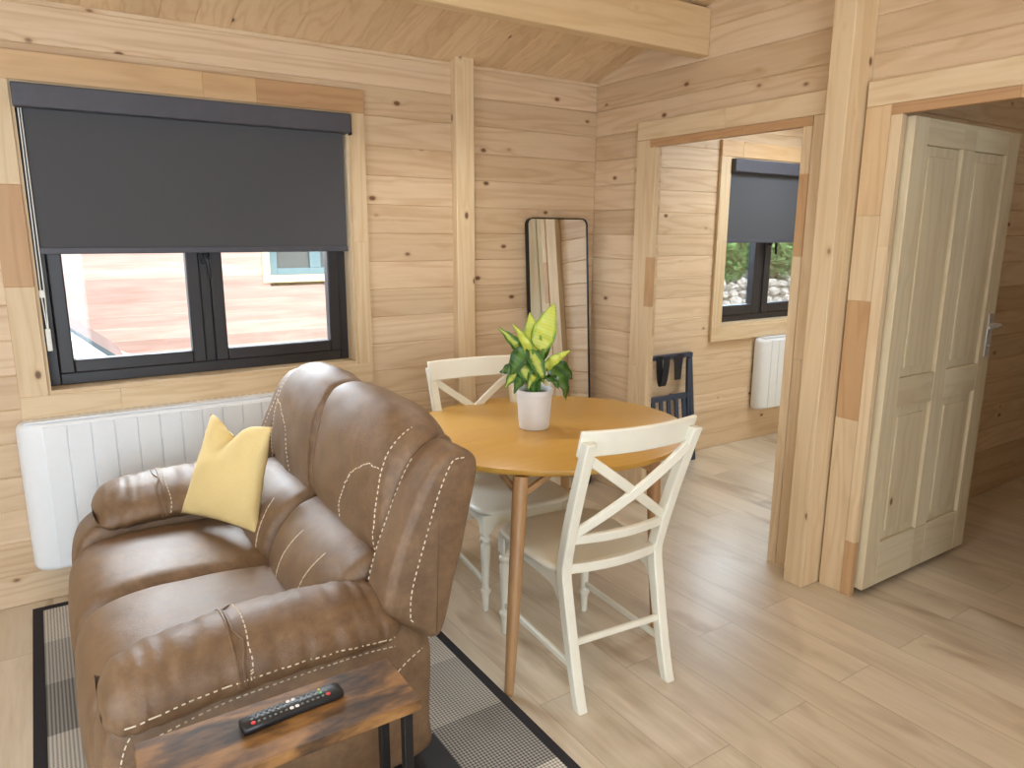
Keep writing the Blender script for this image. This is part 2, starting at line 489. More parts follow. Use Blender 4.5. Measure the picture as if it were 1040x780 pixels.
def puff(prof, a0, a1, mapf, n=64, na=28, r=0.05, crown=0.0, wr=0.0, wscale=9.0, seed=0, shift=None):
    """upholstered body: closed 2D profile swept from a0 to a1, rounded at both ends, crowned and wrinkled.
    mapf(u, v, a) -> world"""
    pts = catmull([(p[0], p[1]) for p in prof], n)
    m = len(pts)
    area = sum(pts[i].x * pts[(i + 1) % m].y - pts[(i + 1) % m].x * pts[i].y for i in range(m))
    nor = []
    for i in range(m):
        d = pts[(i + 1) % m] - pts[i - 1]
        nn = Vector((d.y, -d.x)).normalized()
        nor.append(nn if area > 0 else -nn)
    c = (a0 + a1) / 2; h = abs(a1 - a0) / 2
    ts = []
    for i in range(na + 1):
        q = -1 + 2 * i / na
        ts.append(math.copysign(1 - (1 - abs(q)) ** 1.6, q))
    b = MB(); rings = []
    for t in ts:
        a = c + t * h
        k = max(0.0, (abs(t) * h - (h - r)) / r)
        inset = r * (1 - math.sqrt(max(0.0, 1 - k * k))) * 0.98
        cr = crown * (1 - abs(t) ** 2.5)
        ring = []
        for p, nn in zip(pts, nor):
            w_ = 0.0
            if wr:
                v3 = Vector((p.x * wscale, a * wscale * 0.8, p.y * wscale)) + Vector((seed * 13.1, seed * 5.7, seed))
                w_ = wr * (noise.noise(v3) + 0.5 * noise.noise(v3 * 2.1))
            q = p + nn * (cr - inset + w_)
            if shift:
                q = q + Vector(shift(t, p))
            ring.append(mapf(q.x, q.y, a))
        rings.append(ring)
    b.rings(rings)
    return b


def XZ(u, v, a):
    return (u, a, v)


def YZ(u, v, a):
    return (a, u, v)


def bvh_of(objs):
    vs_, fs = [], []
    for o in objs:
        L = wloc(o); k = len(vs_)
        vs_ += [v.co + L for v in o.data.vertices]
        fs += [[i + k for i in p.vertices] for p in o.data.polygons]
    return BVHTree.FromPolygons(vs_, fs)


def stitches(name, target, path, parent, dash=0.011, gap=0.006, r=0.0018, mat=None, n=60, lift=0.0008):
    """a dashed row of thread laid on the surface of target along the path"""
    bvh = bvh_of([target])
    pts = catmull([Vector(p) for p in path], n * (len(path) - 1), closed=False)
    pts = [(lambda hit: hit[0] + hit[1] * lift)(bvh.find_nearest(p)) for p in pts]
    b = MB(); s = 0.0; seg = []
    for p, q in zip(pts, pts[1:]):
        d = (q - p).length
        if (s % (dash + gap)) < dash:
            seg.append(p)
        else:
            if len(seg) > 1:
                b.tube([seg[0], seg[-1]], r, 5)
            seg = []
        s += d
    if len(seg) > 1:
        b.tube([seg[0], seg[-1]], r, 5)
    return b.build(name, mat or STITCH, parent)


# ------------------------------------------------------------------ room shell
EAVE, SLOPE, RIDGE = 2.40, 0.27, -2.9
XL, XR, YB = -4.7, 3.3, -5.8


def log_wall(name, mat, ax, fixed0, fixed1, a0, a1, z1, openings, pitch=0.14, top=None):
    """horizontal logs; ax = axis the logs run along (0 or 1)"""
    b = MB()
    n = int(math.ceil(z1 / pitch))
    for i in range(n):
        za, zb = i * pitch, min((i + 1) * pitch, z1)
        pieces = [(a0, a1, za, zb)]
        for (o0, o1, oz0, oz1) in openings:
            nxt = []
            for (p0, p1, q0, q1) in pieces:
                if p1 <= o0 or p0 >= o1 or q1 <= oz0 or q0 >= oz1:
                    nxt.append((p0, p1, q0, q1)); continue
                if p0 < o0: nxt.append((p0, o0, q0, q1))
                if p1 > o1: nxt.append((o1, p1, q0, q1))
                m0, m1 = max(p0, o0), min(p1, o1)
                if q0 < oz0: nxt.append((m0, m1, q0, oz0))
                if q1 > oz1: nxt.append((m0, m1, oz1, q1))
            pieces = nxt
        for (p0, p1, q0, q1) in pieces:
            if ax == 0:
                b.box(p0, p1, fixed0, fixed1, q0, q1)
            else:
                b.box(fixed0, fixed1, p0, p1, q0, q1)
    return tag(b.build(name, mat, bevel=0.005, seg=1, smooth=False), kind='structure')


tag(MB().box(XL, XR, YB, 0.1, -0.1, 0).build('floor', FLOORM, smooth=False), kind='structure')
W1 = (-2.857, -1.527, 0.905, 2.092)
W2 = (1.185, 2.75, 0.911, 2.05)
log_wall('wall_window', PINE_X, 0, 0.0, 0.16, XL - 0.1, XR + 0.1, EAVE, [W1, W2])
o1 = (-1.47, -0.515, 0, 2.03); o2 = (-2.70, -1.80, 0, 2.03)
log_wall('wall_partition', PINE_Y, 1, 0.0, 0.045, -5.75, 0.0, 3.3, [o1, o2])
log_wall('wall_bedroom_partition', PINE_X, 0, -1.555, -1.51, 0.045, XR, 3.0, [])
log_wall('wall_far', PINE_Y, 1, XR, XR + 0.1, YB, 0.0, 3.3, [])
log_wall('wall_left', PINE_Y, 1, XL - 0.1, XL, YB, 0.0, 3.3, [(-2.95, -1.45, 0.9, 2.05)])
log_wall('wall_rear', PINE_X, 0, YB - 0.1, YB, XL - 0.1, XR + 0.1, EAVE, [(-4.6, -2.4, 0.0, 2.15)])

b = MB()
x = XL - 0.1
ang = math.atan(SLOPE)
while x < XR + 0.1:
    for sgn in (1, -1):
        y0 = 0.17 if sgn == 1 else YB - 0.14
        m = Matrix.Translation((0, RIDGE, EAVE + SLOPE * -RIDGE)) @ Matrix.Rotation(-sgn * ang, 4, 'X')
        L = 2.9 / cos(ang) + 0.25
        b.box(x, x + 0.1375, 0, sgn * L, 0, 0.03, m)
    x += 0.138
tag(b.build('ceiling', CEIL_M, bevel=0.003, seg=1, smooth=False), kind='structure')

# ridge-parallel beam, wall posts and corner strip
tag(MB().box(XL, -0.002, -0.842, -0.775, 2.39, 2.605).build('trim_1', pine('beam_pine', 0, (230, 206, 166), (204, 170, 124), knots=0.25, var=0.1), bevel=0.004), 'light pine purlin beam under the sloping ceiling', kind='structure')
tag(MB().box(-0.968, -0.860, -0.055, 0.0, 0, 2.43).build('trim_2', POST_Z, bevel=0.004), 'pale vertical post on the window wall', kind='structure')
tag(MB().box(-0.15, 0.0, -1.695, -1.60, 0, 2.84).build('trim_3', POST_Z, bevel=0.004), 'pale square post between the two doorways', kind='structure')


def seg_board(parent, ax, a0, a1, u0, u1, v0, v1, cuts, mats, bevel=0.002, nm='casing'):
    """board split into finger-jointed lengths along ax; one mesh per wood colour"""
    pos = [a0] + list(cuts) + [a1]
    by = {}
    for i, (p, q) in enumerate(zip(pos, pos[1:])):
        m = mats[i % len(mats)]
        by.setdefault(m.name, (m, []))[1].append((p, q))
    for m, segs in by.values():
        b = MB()
        for p, q in segs:
            if ax == 0: b.box(p, q, u0, u1, v0, v1)
            elif ax == 1: b.box(u0, u1, p, q, v0, v1)
            else: b.box(u0, u1, v0, v1, p, q)
        b.build(nm, m, parent, bevel=bevel, seg=1, smooth=False)


def window_unit(name, W, label, mull, sash, handle_x, seg):
    x0, x1, z0, z1 = W
    r = thing(name, ((x0 + x1) / 2, 0, z0), label, kind='structure')
    # outer frame
    fy0, fy1 = 0.092, 0.15
    b = MB()
    F = 0.05
    b.box(x0, x0 + F, fy0, fy1, z0, z1); b.box(x1 - F, x1, fy0, fy1, z0, z1)
    b.box(x0 + F, x1 - F, fy0, fy1, z0, z0 + F); b.box(x0 + F, x1 - F, fy0, fy1, z1 - F, z1)
    b.box(mull - 0.022, mull + 0.022, fy0, fy1, z0 + F, z1 - F)
    b.build('window_frame', ANTHRA, r, bevel=0.004)
    for (a, c) in ((x0 + F, mull - 0.022), (mull + 0.022, x1 - F)):
        b = MB(); S = sash; y0, y1 = 0.080, 0.140
        b.box(a, a + S, y0, y1, z0 + F, z1 - F); b.box(c - S, c, y0, y1, z0 + F, z1 - F)
        b.box(a + S, c - S, y0, y1, z0 + F, z0 + F + S); b.box(a + S, c - S, y0, y1, z1 - F - S, z1 - F)
        s_ = b.build('sash', ANTHRA, r, bevel=0.006)
        MB().box(a + S - 0.005, c - S + 0.005, 0.116, 0.122, z0 + F + S - 0.005, z1 - F - S + 0.005).build('pane', GLASS, s_, smooth=False)
    hb = MB(); hz = 1.50 if name == 'window_2' else 1.44
    hb.box(handle_x - 0.013, handle_x + 0.013, 0.066, 0.081, hz - 0.035, hz + 0.035)
    hb.tube([(handle_x, 0.070, hz), (handle_x, 0.036, hz), (handle_x + 0.008, 0.030, hz - 0.02), (handle_x + 0.012, 0.030, hz - 0.10)], [0.009, 0.009, 0.010, 0.008], 10)
    hb.build('window_handle', BLACKM, r, bevel=0.003)
    # pine lining and casing
    t = 0.012
    b = MB()
    b.box(x0 - 0.001, x0 + t - 0.001, -0.012, fy0 + 0.03, z0, z1)
    b.box(x1 - t + 0.001, x1 + 0.001, -0.012, fy0 + 0.03, z0, z1)
    b.build('window_lining', TRIM_Z, r, smooth=False)
    b = MB(); b.box(x0, x1, -0.014, fy0 + 0.03, z0 - 0.014, z0 + 0.001); b.box(x0, x1, -0.012, fy0 + 0.03, z1 - 0.002, z1 + 0.01)
    b.build('window_sill', TRIM_X, r, smooth=False)
    seg_board(r, 0, x0 - 0.10, x1 + 0.075, -0.022, 0.0, z1 + 0.01, z1 + 0.115, seg['top'][0], seg['top'][1])
    seg_board(r, 0, x0 - 0.10, x1 + 0.075, -0.022, 0.0, z0 - 0.115, z0 - 0.014, seg['bot'][0], seg['bot'][1])
    seg_board(r, 2, z0 - 0.014, z1 + 0.01, x0 - 0.10, x0, -0.022, 0.0, seg['left'][0], seg['left'][1])
    seg_board(r, 2, z0 - 0.014, z1 + 0.01, x1, x1 + 0.075, -0.022, 0.0, seg['right'][0], seg['right'][1])
    return r


MIDB_X = pine('mid_pine_x', 0, (220, 186, 142), (190, 150, 106), knots=0.1, var=0.3)
MIDB_Z = pine('mid_pine_z', 2, (226, 198, 158), (198, 162, 120), knots=0.1, var=0.3)
window_unit('window_1', W1, 'dark framed double casement window with pine surround above the radiator', -2.205, 0.055, -2.205,
            {'top': ([-2.17, -1.95], [MIDB_X, MIDB_X, BROWN_X]), 'bot': ([-2.6], [TRIM_X]), 'left': ([1.33, 1.72], [TRIM_Z, BROWN_Z, TRIM_Z]), 'right': ([1.5], [TRIM_Z])})
window_unit('window_2', W2, 'dark framed bedroom window seen through the left doorway', 1.725, 0.07, 1.79,
            {'top': ([1.3], [MIDB_X]), 'bot': ([], [TRIM_X]), 'left': ([1.5], [TRIM_Z]), 'right': ([], [TRIM_Z])})


def blind(name, x0, x1, zt, zb, label, cord):
    ml = 0.035 if cord else 0.012
    r = thing(name, ((x0 + x1) / 2, 0.0, zb), label, 'roller blind')
    MB().box(x0 + 0.006, x1 - 0.004, -0.055, 0.03, zt - 0.088, zt - 0.002).build('cassette', BLINDC, r, bevel=0.006)
    MB().box(x1 - 0.006, x1 - 0.001, -0.052, 0.028, zt - 0.096, zt - 0.004).build('end_cap', BLACKM, r, bevel=0.002)
    b = MB()
    b.box(x0 + ml, x1 - 0.03, -0.0045, -0.003, zb + 0.02, zt - 0.08)
    b.build('fabric', BLINDF, r, smooth=False)
    MB().box(x0 + ml - 0.002, x1 - 0.028, -0.010, 0.003, zb, zb + 0.026).build('hem_bar', BLINDC, r, bevel=0.003)
    if cord:
        b = MB()
        b.tube([(x0 + 0.022, -0.016, zt - 0.09), (x0 + 0.018, -0.014, 1.30), (x0 + 0.026, -0.014, 1.10)], 0.0022, 6)
        b.tube([(x0 + 0.030, -0.010, zt - 0.09), (x0 + 0.030, -0.012, 1.30), (x0 + 0.026, -0.014, 1.10)], 0.0022, 6)
        b.build('chain', WHITEPL, r)
        MB().box(x0 + 0.012, x0 + 0.032, -0.020, -0.008, 1.285, 1.315).build('cord_clip', WHITEPL, r, bevel=0.003)
        MB().box(x0 + 0.016, x0 + 0.034, -0.022, -0.008, 1.07, 1.16).build('cord_weight', WHITEPL, r, bevel=0.003)
    return r


blind('roller_blind', W1[0], W1[1], W1[3], 1.455, 'large charcoal roller blind half lowered over the window by the sofa', True)
blind('roller_blind', W2[0], W2[1], W2[3], 1.485, 'smaller charcoal roller blind in the bedroom beyond the left doorway', False)


def doorway(name, ya, yb, zt, label, cuts):
    """ya = edge nearer the window wall, yb = the other edge; frame proud of the wall"""
    r = thing(name, (0, (ya + yb) / 2, 0), label, kind='structure')
    xf, xb = -0.043, -0.012
    F = 0.045; C = 0.105
    seg_board(r, 2, 0, zt, xf, xb, ya, ya + F, cuts['fl'][0], cuts['fl'][1], nm='door_frame')
    seg_board(r, 2, 0, zt, xf, xb, yb - F, yb, cuts['fr'][0], cuts['fr'][1], nm='door_frame')
    seg_board(r, 1, yb - F, ya + F, xf, xb, zt, zt + 0.040, cuts['ft'][0], cuts['ft'][1], nm='door_frame')
    seg_board(r, 2, 0, zt + 0.04, xf + 0.004, -0.0005, ya + F + 0.001, ya + F + C, cuts['cl'][0], cuts['cl'][1])
    seg_board(r, 2, 0, zt + 0.04, xf + 0.004, -0.0005, yb - F - (C if name == 'door_2' else 0.07), yb - F - 0.001, cuts['cr'][0], cuts['cr'][1])
    seg_board(r, 1, yb - F - (C if name == 'door_2' else 0.07), ya + F + C, xf + 0.004, -0.0005, zt + 0.041, zt + 0.135, cuts['ct'][0], cuts['ct'][1])
    return r


d1 = doorway('door_1', -0.552, -1.43, 1.995, 'pine framed doorway to the bedroom',
             {'fl': ([1.15, 1.42], [TRIM_Z, BROWN_Z, TRIM_Z]), 'fr': ([1.45, 1.8], [TRIM_Z, BROWN_Z, TRIM_Z]), 'ft': ([-1.12], [BROWN_Y, BROWN_Y]),
              'cl': ([0.8], [TRIM_Z]), 'cr': ([1.0], [TRIM_Z]), 'ct': ([-1.0], [TRIM_Y])})
d2 = doorway('door_2', -1.857, -2.66, 1.995, 'pine framed doorway to the back room with its panelled door open',
             {'fl': ([0.25, 1.5], [BROWN_Z, TRIM_Z, TRIM_Z]), 'fr': ([], [TRIM_Z]), 'ft': ([-2.25], [MIDB_X, BROWN_Y]),
              'cl': ([0.78, 1.28, 1.62], [TRIM_Z, BROWN_Z, TRIM_Z, MIDB_Z]), 'cr': ([], [TRIM_Z]), 'ct': ([-2.3], [TRIM_Y])})


def door_leaf(parent, yf, x0, x1, z0, z1, handle=True):
    """four panelled pine leaf standing open along x; front face at y = yf (facing -y)"""
    th = 0.04; S = 0.105
    y0, y1 = yf, yf + th
    mx = (x0 + x1) / 2
    b = MB()
    for a, c in ((x0, x0 + S), (x1 - S, x1), (mx - 0.05, mx + 0.05)):
        b.box(a, c, y0, y1, z0 if a != mx - 0.05 else z0 + 0.2, z1 if a != mx - 0.05 else z1 - 0.1)
    lf = b.build('door_leaf', DOOR_Z, parent, bevel=0.003, smooth=False)
    b = MB()
    for c0, c1 in ((z0, z0 + 0.2), (z0 + 0.80, z0 + 0.93), (z1 - 0.1, z1)):
        b.box(x0 + S, mx - 0.05, y0 + 0.0005, y1 - 0.0005, c0, c1); b.box(mx + 0.05, x1 - S, y0 + 0.0005, y1 - 0.0005, c0, c1)
        if c0 in (z0, z1 - 0.1):
            b.box(mx - 0.05, mx + 0.05, y0 + 0.0005, y1 - 0.0005, c0, c1)
    b.build('rail', DOOR_X, lf, bevel=0.003, smooth=False)
    for a, c in ((x0 + S, mx - 0.05), (mx + 0.05, x1 - S)):
        for c0, c1 in ((z0 + 0.2, z0 + 0.80), (z0 + 0.93, z1 - 0.1)):
            b = MB()
            b.box(a, c, y0 + 0.014, y1 - 0.014, c0, c1)
            # raised field and bead
            b.box(a + 0.04, c - 0.04, y0 + 0.008, y1 - 0.008, c0 + 0.04, c1 - 0.04)
            b.build('panel', DOOR_Z, lf, bevel=0.004, smooth=False)
    if handle:
        h = MB(); hx, hz = x1 - 0.045, 1.09
        h.box(hx - 0.021, hx + 0.021, y0 - 0.006, y0, hz - 0.10, hz + 0.10)
        h.tube([(hx, y0 - 0.004, hz + 0.05), (hx, y0 - 0.05, hz + 0.05)], 0.0095, 12)
        h.tube([(hx, y0 - 0.045, hz + 0.05), (hx - 0.03, y0 - 0.052, hz + 0.05), (hx - 0.12, y0 - 0.05, hz + 0.046)], [0.0105, 0.0105, 0.008], 12)
        h.lathe([(0.007, -0.002), (0.007, 0.002)], (hx, y0 - 0.006, hz - 0.05), 12)
        h.build('door_handle', CHROME, lf, bevel=0.002)
    return lf


door_leaf(d2, -1.885, 0.002, 0.882, 0.03, 1.99)
door_leaf(d1, -1.49, 0.06, 0.90, 0.02, 1.99)


# ------------------------------------------------------------------ radiators
def radiator(x0, x1, z0, z1, label):
    r = thing('panel_radiator', ((x0 + x1) / 2, -0.06, z0), label, 'radiator')
    yb, yf = -0.018, -0.10
    rc = 0.035
    # body: rounded rectangle in xz with fluted front
    b = MB()
    def rr(inset, y):
        pts = []
        for cx, cz, a0 in ((x1 - rc, z1 - rc, 0), (x0 + rc, z1 - rc, 90), (x0 + rc, z0 + rc, 180), (x1 - rc, z0 + rc, 270)):
            for k in range(7):
                a = R(a0 + k * 15)
                pts.append((cx + (rc - inset) * cos(a), y, cz + (rc - inset) * sin(a)))
        return pts
    def sec(k, y):
        return [(x0 + (x - x0) * (x1 - x0 - 2 * k) / (x1 - x0) + k, y, z0 + (z - z0) * (z1 - z0 - 0.3 * k) / (z1 - z0) + 0.15 * k) for x, _, z in rr(0.0, y)]
    b.rings([sec(0, yb)] + [sec(0.082 * (1 - cos(R(q))), yb - 0.02 - (yb - 0.02 - yf) * sin(R(q))) for q in (0, 20, 40, 60, 75, 90)])
    b.build('body', WHITE, r, angle=60)
    p = 0.0855
    n = int((x1 - x0 - 0.17) / p)
    for k in range(n):
        a = x0 + 0.088 + k * p
        MB().box(a + 0.0025, a + p - 0.0025, yf - 0.007, yf + 0.003, z0 + 0.018, z1 - 0.018).build('rib', WHITE, r, bevel=0.0015)
    b = MB(); b.box(x0 + 0.03, x1 - 0.03, yf + 0.012, yb - 0.012, z1 - 0.002, z1 + 0.004)
    for k in range(int((x1 - x0) / 0.03) - 2):
        b.box(x0 + 0.05 + 0.03 * k, x0 + 0.062 + 0.03 * k, yf + 0.01, yb - 0.01, z1 + 0.0025, z1 + 0.006)
    b.build('top_grille', WHITE, r, smooth=False)
    for a in (x0 + 0.15, x1 - 0.15):
        MB().box(a - 0.02, a + 0.02, yb - 0.001, -0.0005, z0 + 0.1, z1 - 0.1).build('wall_bracket', WHITE, r, smooth=False)
    return r


radiator(-2.985, -1.72, 0.16, 0.795, 'long white panel radiator on the wall behind the sofa')
radiator(1.575, 2.45, 0.245, 0.79, 'short white panel radiator under the bedroom window')

# ------------------------------------------------------------------ rug and mat
rg = thing('woven_rug', (-2.325, -1.1, 0), 'grey checked woven rug with black border under the sofa', 'rug')
MB().box(-2.975, -1.70, -2.57, -0.115, 0.001, 0.009).build('weave', RUGM, rg, smooth=False)
b = MB()
b.box(-3.012, -2.975, -2.61, -0.08, 0.0005, 0.011); b.box(-1.70, -1.667, -2.61, -0.08, 0.0005, 0.011)
b.box(-2.975, -1.70, -0.115, -0.08, 0.0005, 0.011); b.box(-2.975, -1.70, -2.61, -2.57, 0.0005, 0.011)
b.build('border', STRAP, rg, bevel=0.002, smooth=False)
tag(MB().box(-2.50, -1.965, -2.42, -1.66, 0.0095, 0.016).build('floor_mat', DARKFLAT, bevel=0.003), 'plain black mat on the rug beneath the small side table', 'mat')

# ------------------------------------------------------------------ sofa
sofa = thing('recliner_sofa', (-2.42, -1.12, 0.0), 'brown leather two seat recliner sofa with cream stitching below the window', 'sofa')
YC = -1.12
base = MB().box(-2.78, -2.03, -1.70, -0.54, 0.05, 0.42).build('base', LEATHER, sofa, bevel=0.03, seg=3)
for fx in (-2.72, -2.12):
    for fy in (-1.66, -0.58):
        MB().lathe([(0.022, 0.0095), (0.026, 0.06)], (fx, fy, 0), 14).build('foot', BLACKM, sofa)

seat_prof = [(-2.20, .44), (-2.35, .468), (-2.52, .482), (-2.68, .482), (-2.79, .462), (-2.845, .41), (-2.862, .33), (-2.862, .22), (-2.85, .11), (-2.80, .075), (-2.72, .09), (-2.66, .2), (-2.5, .3), (-2.25, .33)]
for i, (a, c) in enumerate(((-1.615, YC + 0.002), (YC - 0.002, -0.625))):
    s_ = puff(seat_prof, a, c, XZ, n=84, na=34, r=0.06, crown=0.016, wr=0.0045, wscale=7, seed=i + 1).build('seat', LEATHER, sofa, angle=80)

up_prof = [(-2.085, .605), (-2.125, .64), (-2.138, .74), (-2.128, .84), (-2.105, .94), (-2.07, 1.012), (-2.025, 1.045), (-1.955, 1.045), (-1.912, 1.0), (-1.93, .86), (-1.99, .7), (-2.04, .60)]
lum_prof = [(-2.11, .665), (-2.18, .655), (-2.245, .60), (-2.29, .53), (-2.305, .46), (-2.26, .41), (-2.16, .42), (-2.05, .5), (-2.05, .6)]
backs = []
for i, (a, c) in enumerate(((-1.715, YC), (YC, -0.598))):
    cm = (a + c) / 2
    lo = puff(lum_prof, a + 0.02, c - 0.004, XZ, n=70, na=32, r=0.04, crown=0.014, wr=0.005, wscale=8, seed=i + 4).build('lumbar_cushion', LEATHER, sofa, angle=80)
    def sh(t, p):
        # the lower edge hangs in a curve, the top sinks at both ends
        d = abs(t) ** 3
        if p.y < 0.72:
            return (0, 0.05 * d * (0.72 - p.y) / 0.1)
        return (0.0, (-0.07 if (i == 0) == (t < 0) else -0.008) * abs(t) ** 3)
    uc = puff(up_prof, a, c - 0.002, XZ, n=78, na=36, r=0.028, crown=0.012, wr=0.006, wscale=8, seed=i + 8, shift=sh).build('back_cushion', LEATHER, sofa, angle=80)
    backs.append((lo, uc, a, c))
# rear shell of the backrest
puff([(-2.16, .42), (-2.10, .6), (-2.02, .86), (-1.985, .965), (-1.94, .985), (-1.905, .955), (-1.925, .8), (-1.965, .6), (-2.02, .42), (-2.06, .36), (-2.13, .36)],
     -1.72, -0.59, XZ, n=66, na=30, r=0.03, crown=0.004, wr=0.002).build('backrest_shell', LEATHER, sofa, angle=80)
wing_prof = [(-2.185, .60), (-2.14, .75), (-2.083, .88), (-2.035, .955), (-1.985, .986), (-1.945, .980), (-1.912, .945), (-1.922, .85), (-1.965, .68), (-2.015, .50), (-2.05, .468), (-2.10, .50), (-2.155, .55)]
wings = []
for a, c in ((-1.852, -1.712), (-0.602, -0.462)):
    wings.append(puff(wing_prof, a, c, XZ, n=78, na=18, r=0.022, crown=0.004, wr=0.003, wscale=8, seed=int(a * 9)).build('back_wing', LEATHER, sofa, angle=80))
# arms
arms = []
side_prof = [(-2.845, .10), (-2.85, .25), (-2.842, .40), (-2.80, .49), (-2.70, .53), (-2.45, .535), (-2.2, .53), (-2.10, .505), (-2.05, .45), (-2.038, .38), (-2.045, .2), (-2.05, .10), (-2.2, .075), (-2.45, .075), (-2.7, .075)]
for sg in (-1, 1):
    yc = YC + sg * (0.595 if sg < 0 else 0.575)
    lo_, hi_ = sorted((YC + sg * 0.475, YC + sg * 0.695))
    pan = puff(side_prof, lo_, hi_, XZ, n=90, na=16, r=0.03, crown=0.006, wr=0.002, wscale=6, seed=sg + 20).build('arm_panel', LEATHER, sofa, angle=80)
    # pillow-top arm pad, swept along x
    pp = [(yc - 0.125 * -sg, .535), (yc - 0.138 * -sg, .56), (yc - 0.112 * -sg, .595), (yc - 0.045 * -sg, .632), (yc + 0.035 * -sg, .648), (yc + 0.105 * -sg, .628), (yc + 0.142 * -sg, .58), (yc + 0.128 * -sg, .53), (yc + 0.05 * -sg, .50), (yc - 0.05 * -sg, .50)]
    pp = [(2 * yc - u_, v_) for u_, v_ in pp]
    def sh2(t, p):
        k = 0.012 * noise.noise(Vector((t * 14 + sg, p.x * 6, p.y * 8)))
        wv = max(0.0, sin(t * 34 + 2.2 * noise.noise(Vector((t * 5, sg * 3, 0)))) ) ** 2 * (0.55 + 0.6 * noise.noise(Vector((t * 7, 9, sg))))
        outer = (p.x - yc) * sg
        pleat = -0.011 * wv * max(0.0, 1 - abs(p.y - 0.565) / 0.055) * (1 if outer > 0 else 0.35)
        return (sg * pleat * (1 if outer > 0 else -1), (-0.020 if sg < 0 else -0.004) - 0.026 * abs(t) ** 2.6 - (0.022 * max(0, -t) if sg < 0 else 0) + k * 0.5 + pleat * 0.4)
    pad = puff(pp, -2.835 if sg < 0 else -2.77, -2.125, YZ, n=80, na=90, r=0.07, crown=0.012, wr=0.003, wscale=10, seed=sg + 30, shift=sh2).build('arm_pad', LEATHER, sofa, angle=80)
    arms.append((sg, yc, pan, pad))
    # stitched band across the pad
    bv = bvh_of([pad])
    for dx in (0.0, 0.016):
        path = []
        for k in range(15):
            a_ = R(-25 + k * 230 / 14)
            path.append(Vector((-2.56 + dx, yc + 0.17 * cos(a_), 0.57 + 0.12 * sin(a_))))
        hit = [(lambda h: h[0] + h[1] * 0.001)(bv.find_nearest(p)) for p in path]
        bb = MB(); bb.tube(hit, 0.0035, 6); bb.build('piping', LEATHER, pad)
    stitches('stitching', pad, [(-2.53, yc + 0.17 * cos(R(-25 + k * 25)), 0.57 + 0.12 * sin(R(-25 + k * 25))) for k in range(10)], pad)
    yo = yc + sg * 0.16
    zl = 0.528
    stitches('stitching', pad, [(-2.80, yo, zl - 0.03), (-2.66, yo, zl + 0.0), (-2.48, yo, zl + 0.008), (-2.30, yo, zl), (-2.15, yo, zl - 0.03)], pad)
    stitches('stitching', pan, [(-2.76, YC + sg * 0.74, 0.425), (-2.6, YC + sg * 0.74, 0.458), (-2.45, YC + sg * 0.74, 0.466), (-2.25, YC + sg * 0.74, 0.468), (-2.15, YC + sg * 0.74, 0.46)], pan)
    stitches('stitching', pan, [(-2.17, YC + sg * 0.74, 0.36), (-2.12, YC + sg * 0.74, 0.40), (-2.065, YC + sg * 0.74, 0.43)], pan)
    stitches('stitching', pan, [(-2.835, YC + sg * 0.73, 0.12), (-2.825, YC + sg * 0.73, 0.30), (-2.80, YC + sg * 0.73, 0.42), (-2.77, YC + sg * 0.73, 0.47)], pan)
# thread on the backs
for (lo, uc, a, c), sg in zip(backs, (-1, 1)):
    ye = (a if sg < 0 else c); s1 = -sg
    yy = ye + s1 * 0.035
    stitches('stitching', uc, [(-2.20, yy, .62), (-2.24, yy, .72), (-2.2, yy, .86), (-2.12, yy, .97), (-2.02, yy, 1.04)], uc)
    stitches('stitching', uc, [(-2.24, ye + s1 * 0.035, .945), (-2.26, ye + s1 * 0.11, .935), (-2.27, ye + s1 * 0.20, .885), (-2.27, ye + s1 * 0.265, .80), (-2.26, ye + s1 * 0.31, .68)], uc)
    for q in (0.22, 0.42):
        yl = ye + s1 * q
        stitches('stitching', lo, [(-2.26, yl - s1 * 0.03, .66), (-2.33, yl, .60), (-2.38, yl + s1 * 0.01, .52), (-2.36, yl + s1 * 0.01, .45)], lo, dash=0.02, gap=0.002)
    ym = (c if sg < 0 else a)
    bv = bvh_of([uc])
    path = [(lambda h: h[0] + h[1] * 0.002)(bv.find_nearest(Vector((px_, ym + sg * 0.012, pz)))) for px_, pz in ((-2.2, .66), (-2.24, .74), (-2.22, .84), (-2.16, .93), (-2.07, 1.02))]
    bb = MB(); bb.tube(path, 0.0045, 6); bb.build('piping', LEATHER, uc)
for wg, sg in zip(wings, (-1, 1)):
    yo = YC + sg * 0.78
    stitches('stitching', wg, [(-2.12, yo, .53), (-2.115, yo, .62), (-2.075, yo, .75), (-2.03, yo, .88), (-1.985, yo, .965), (-1.945, yo, .975)], wg)
    yi = YC + sg * 0.595
    stitches('stitching', wg, [(-2.21, yi, .61), (-2.17, yi, .75), (-2.12, yi, .88), (-2.07, yi, .97)], wg)


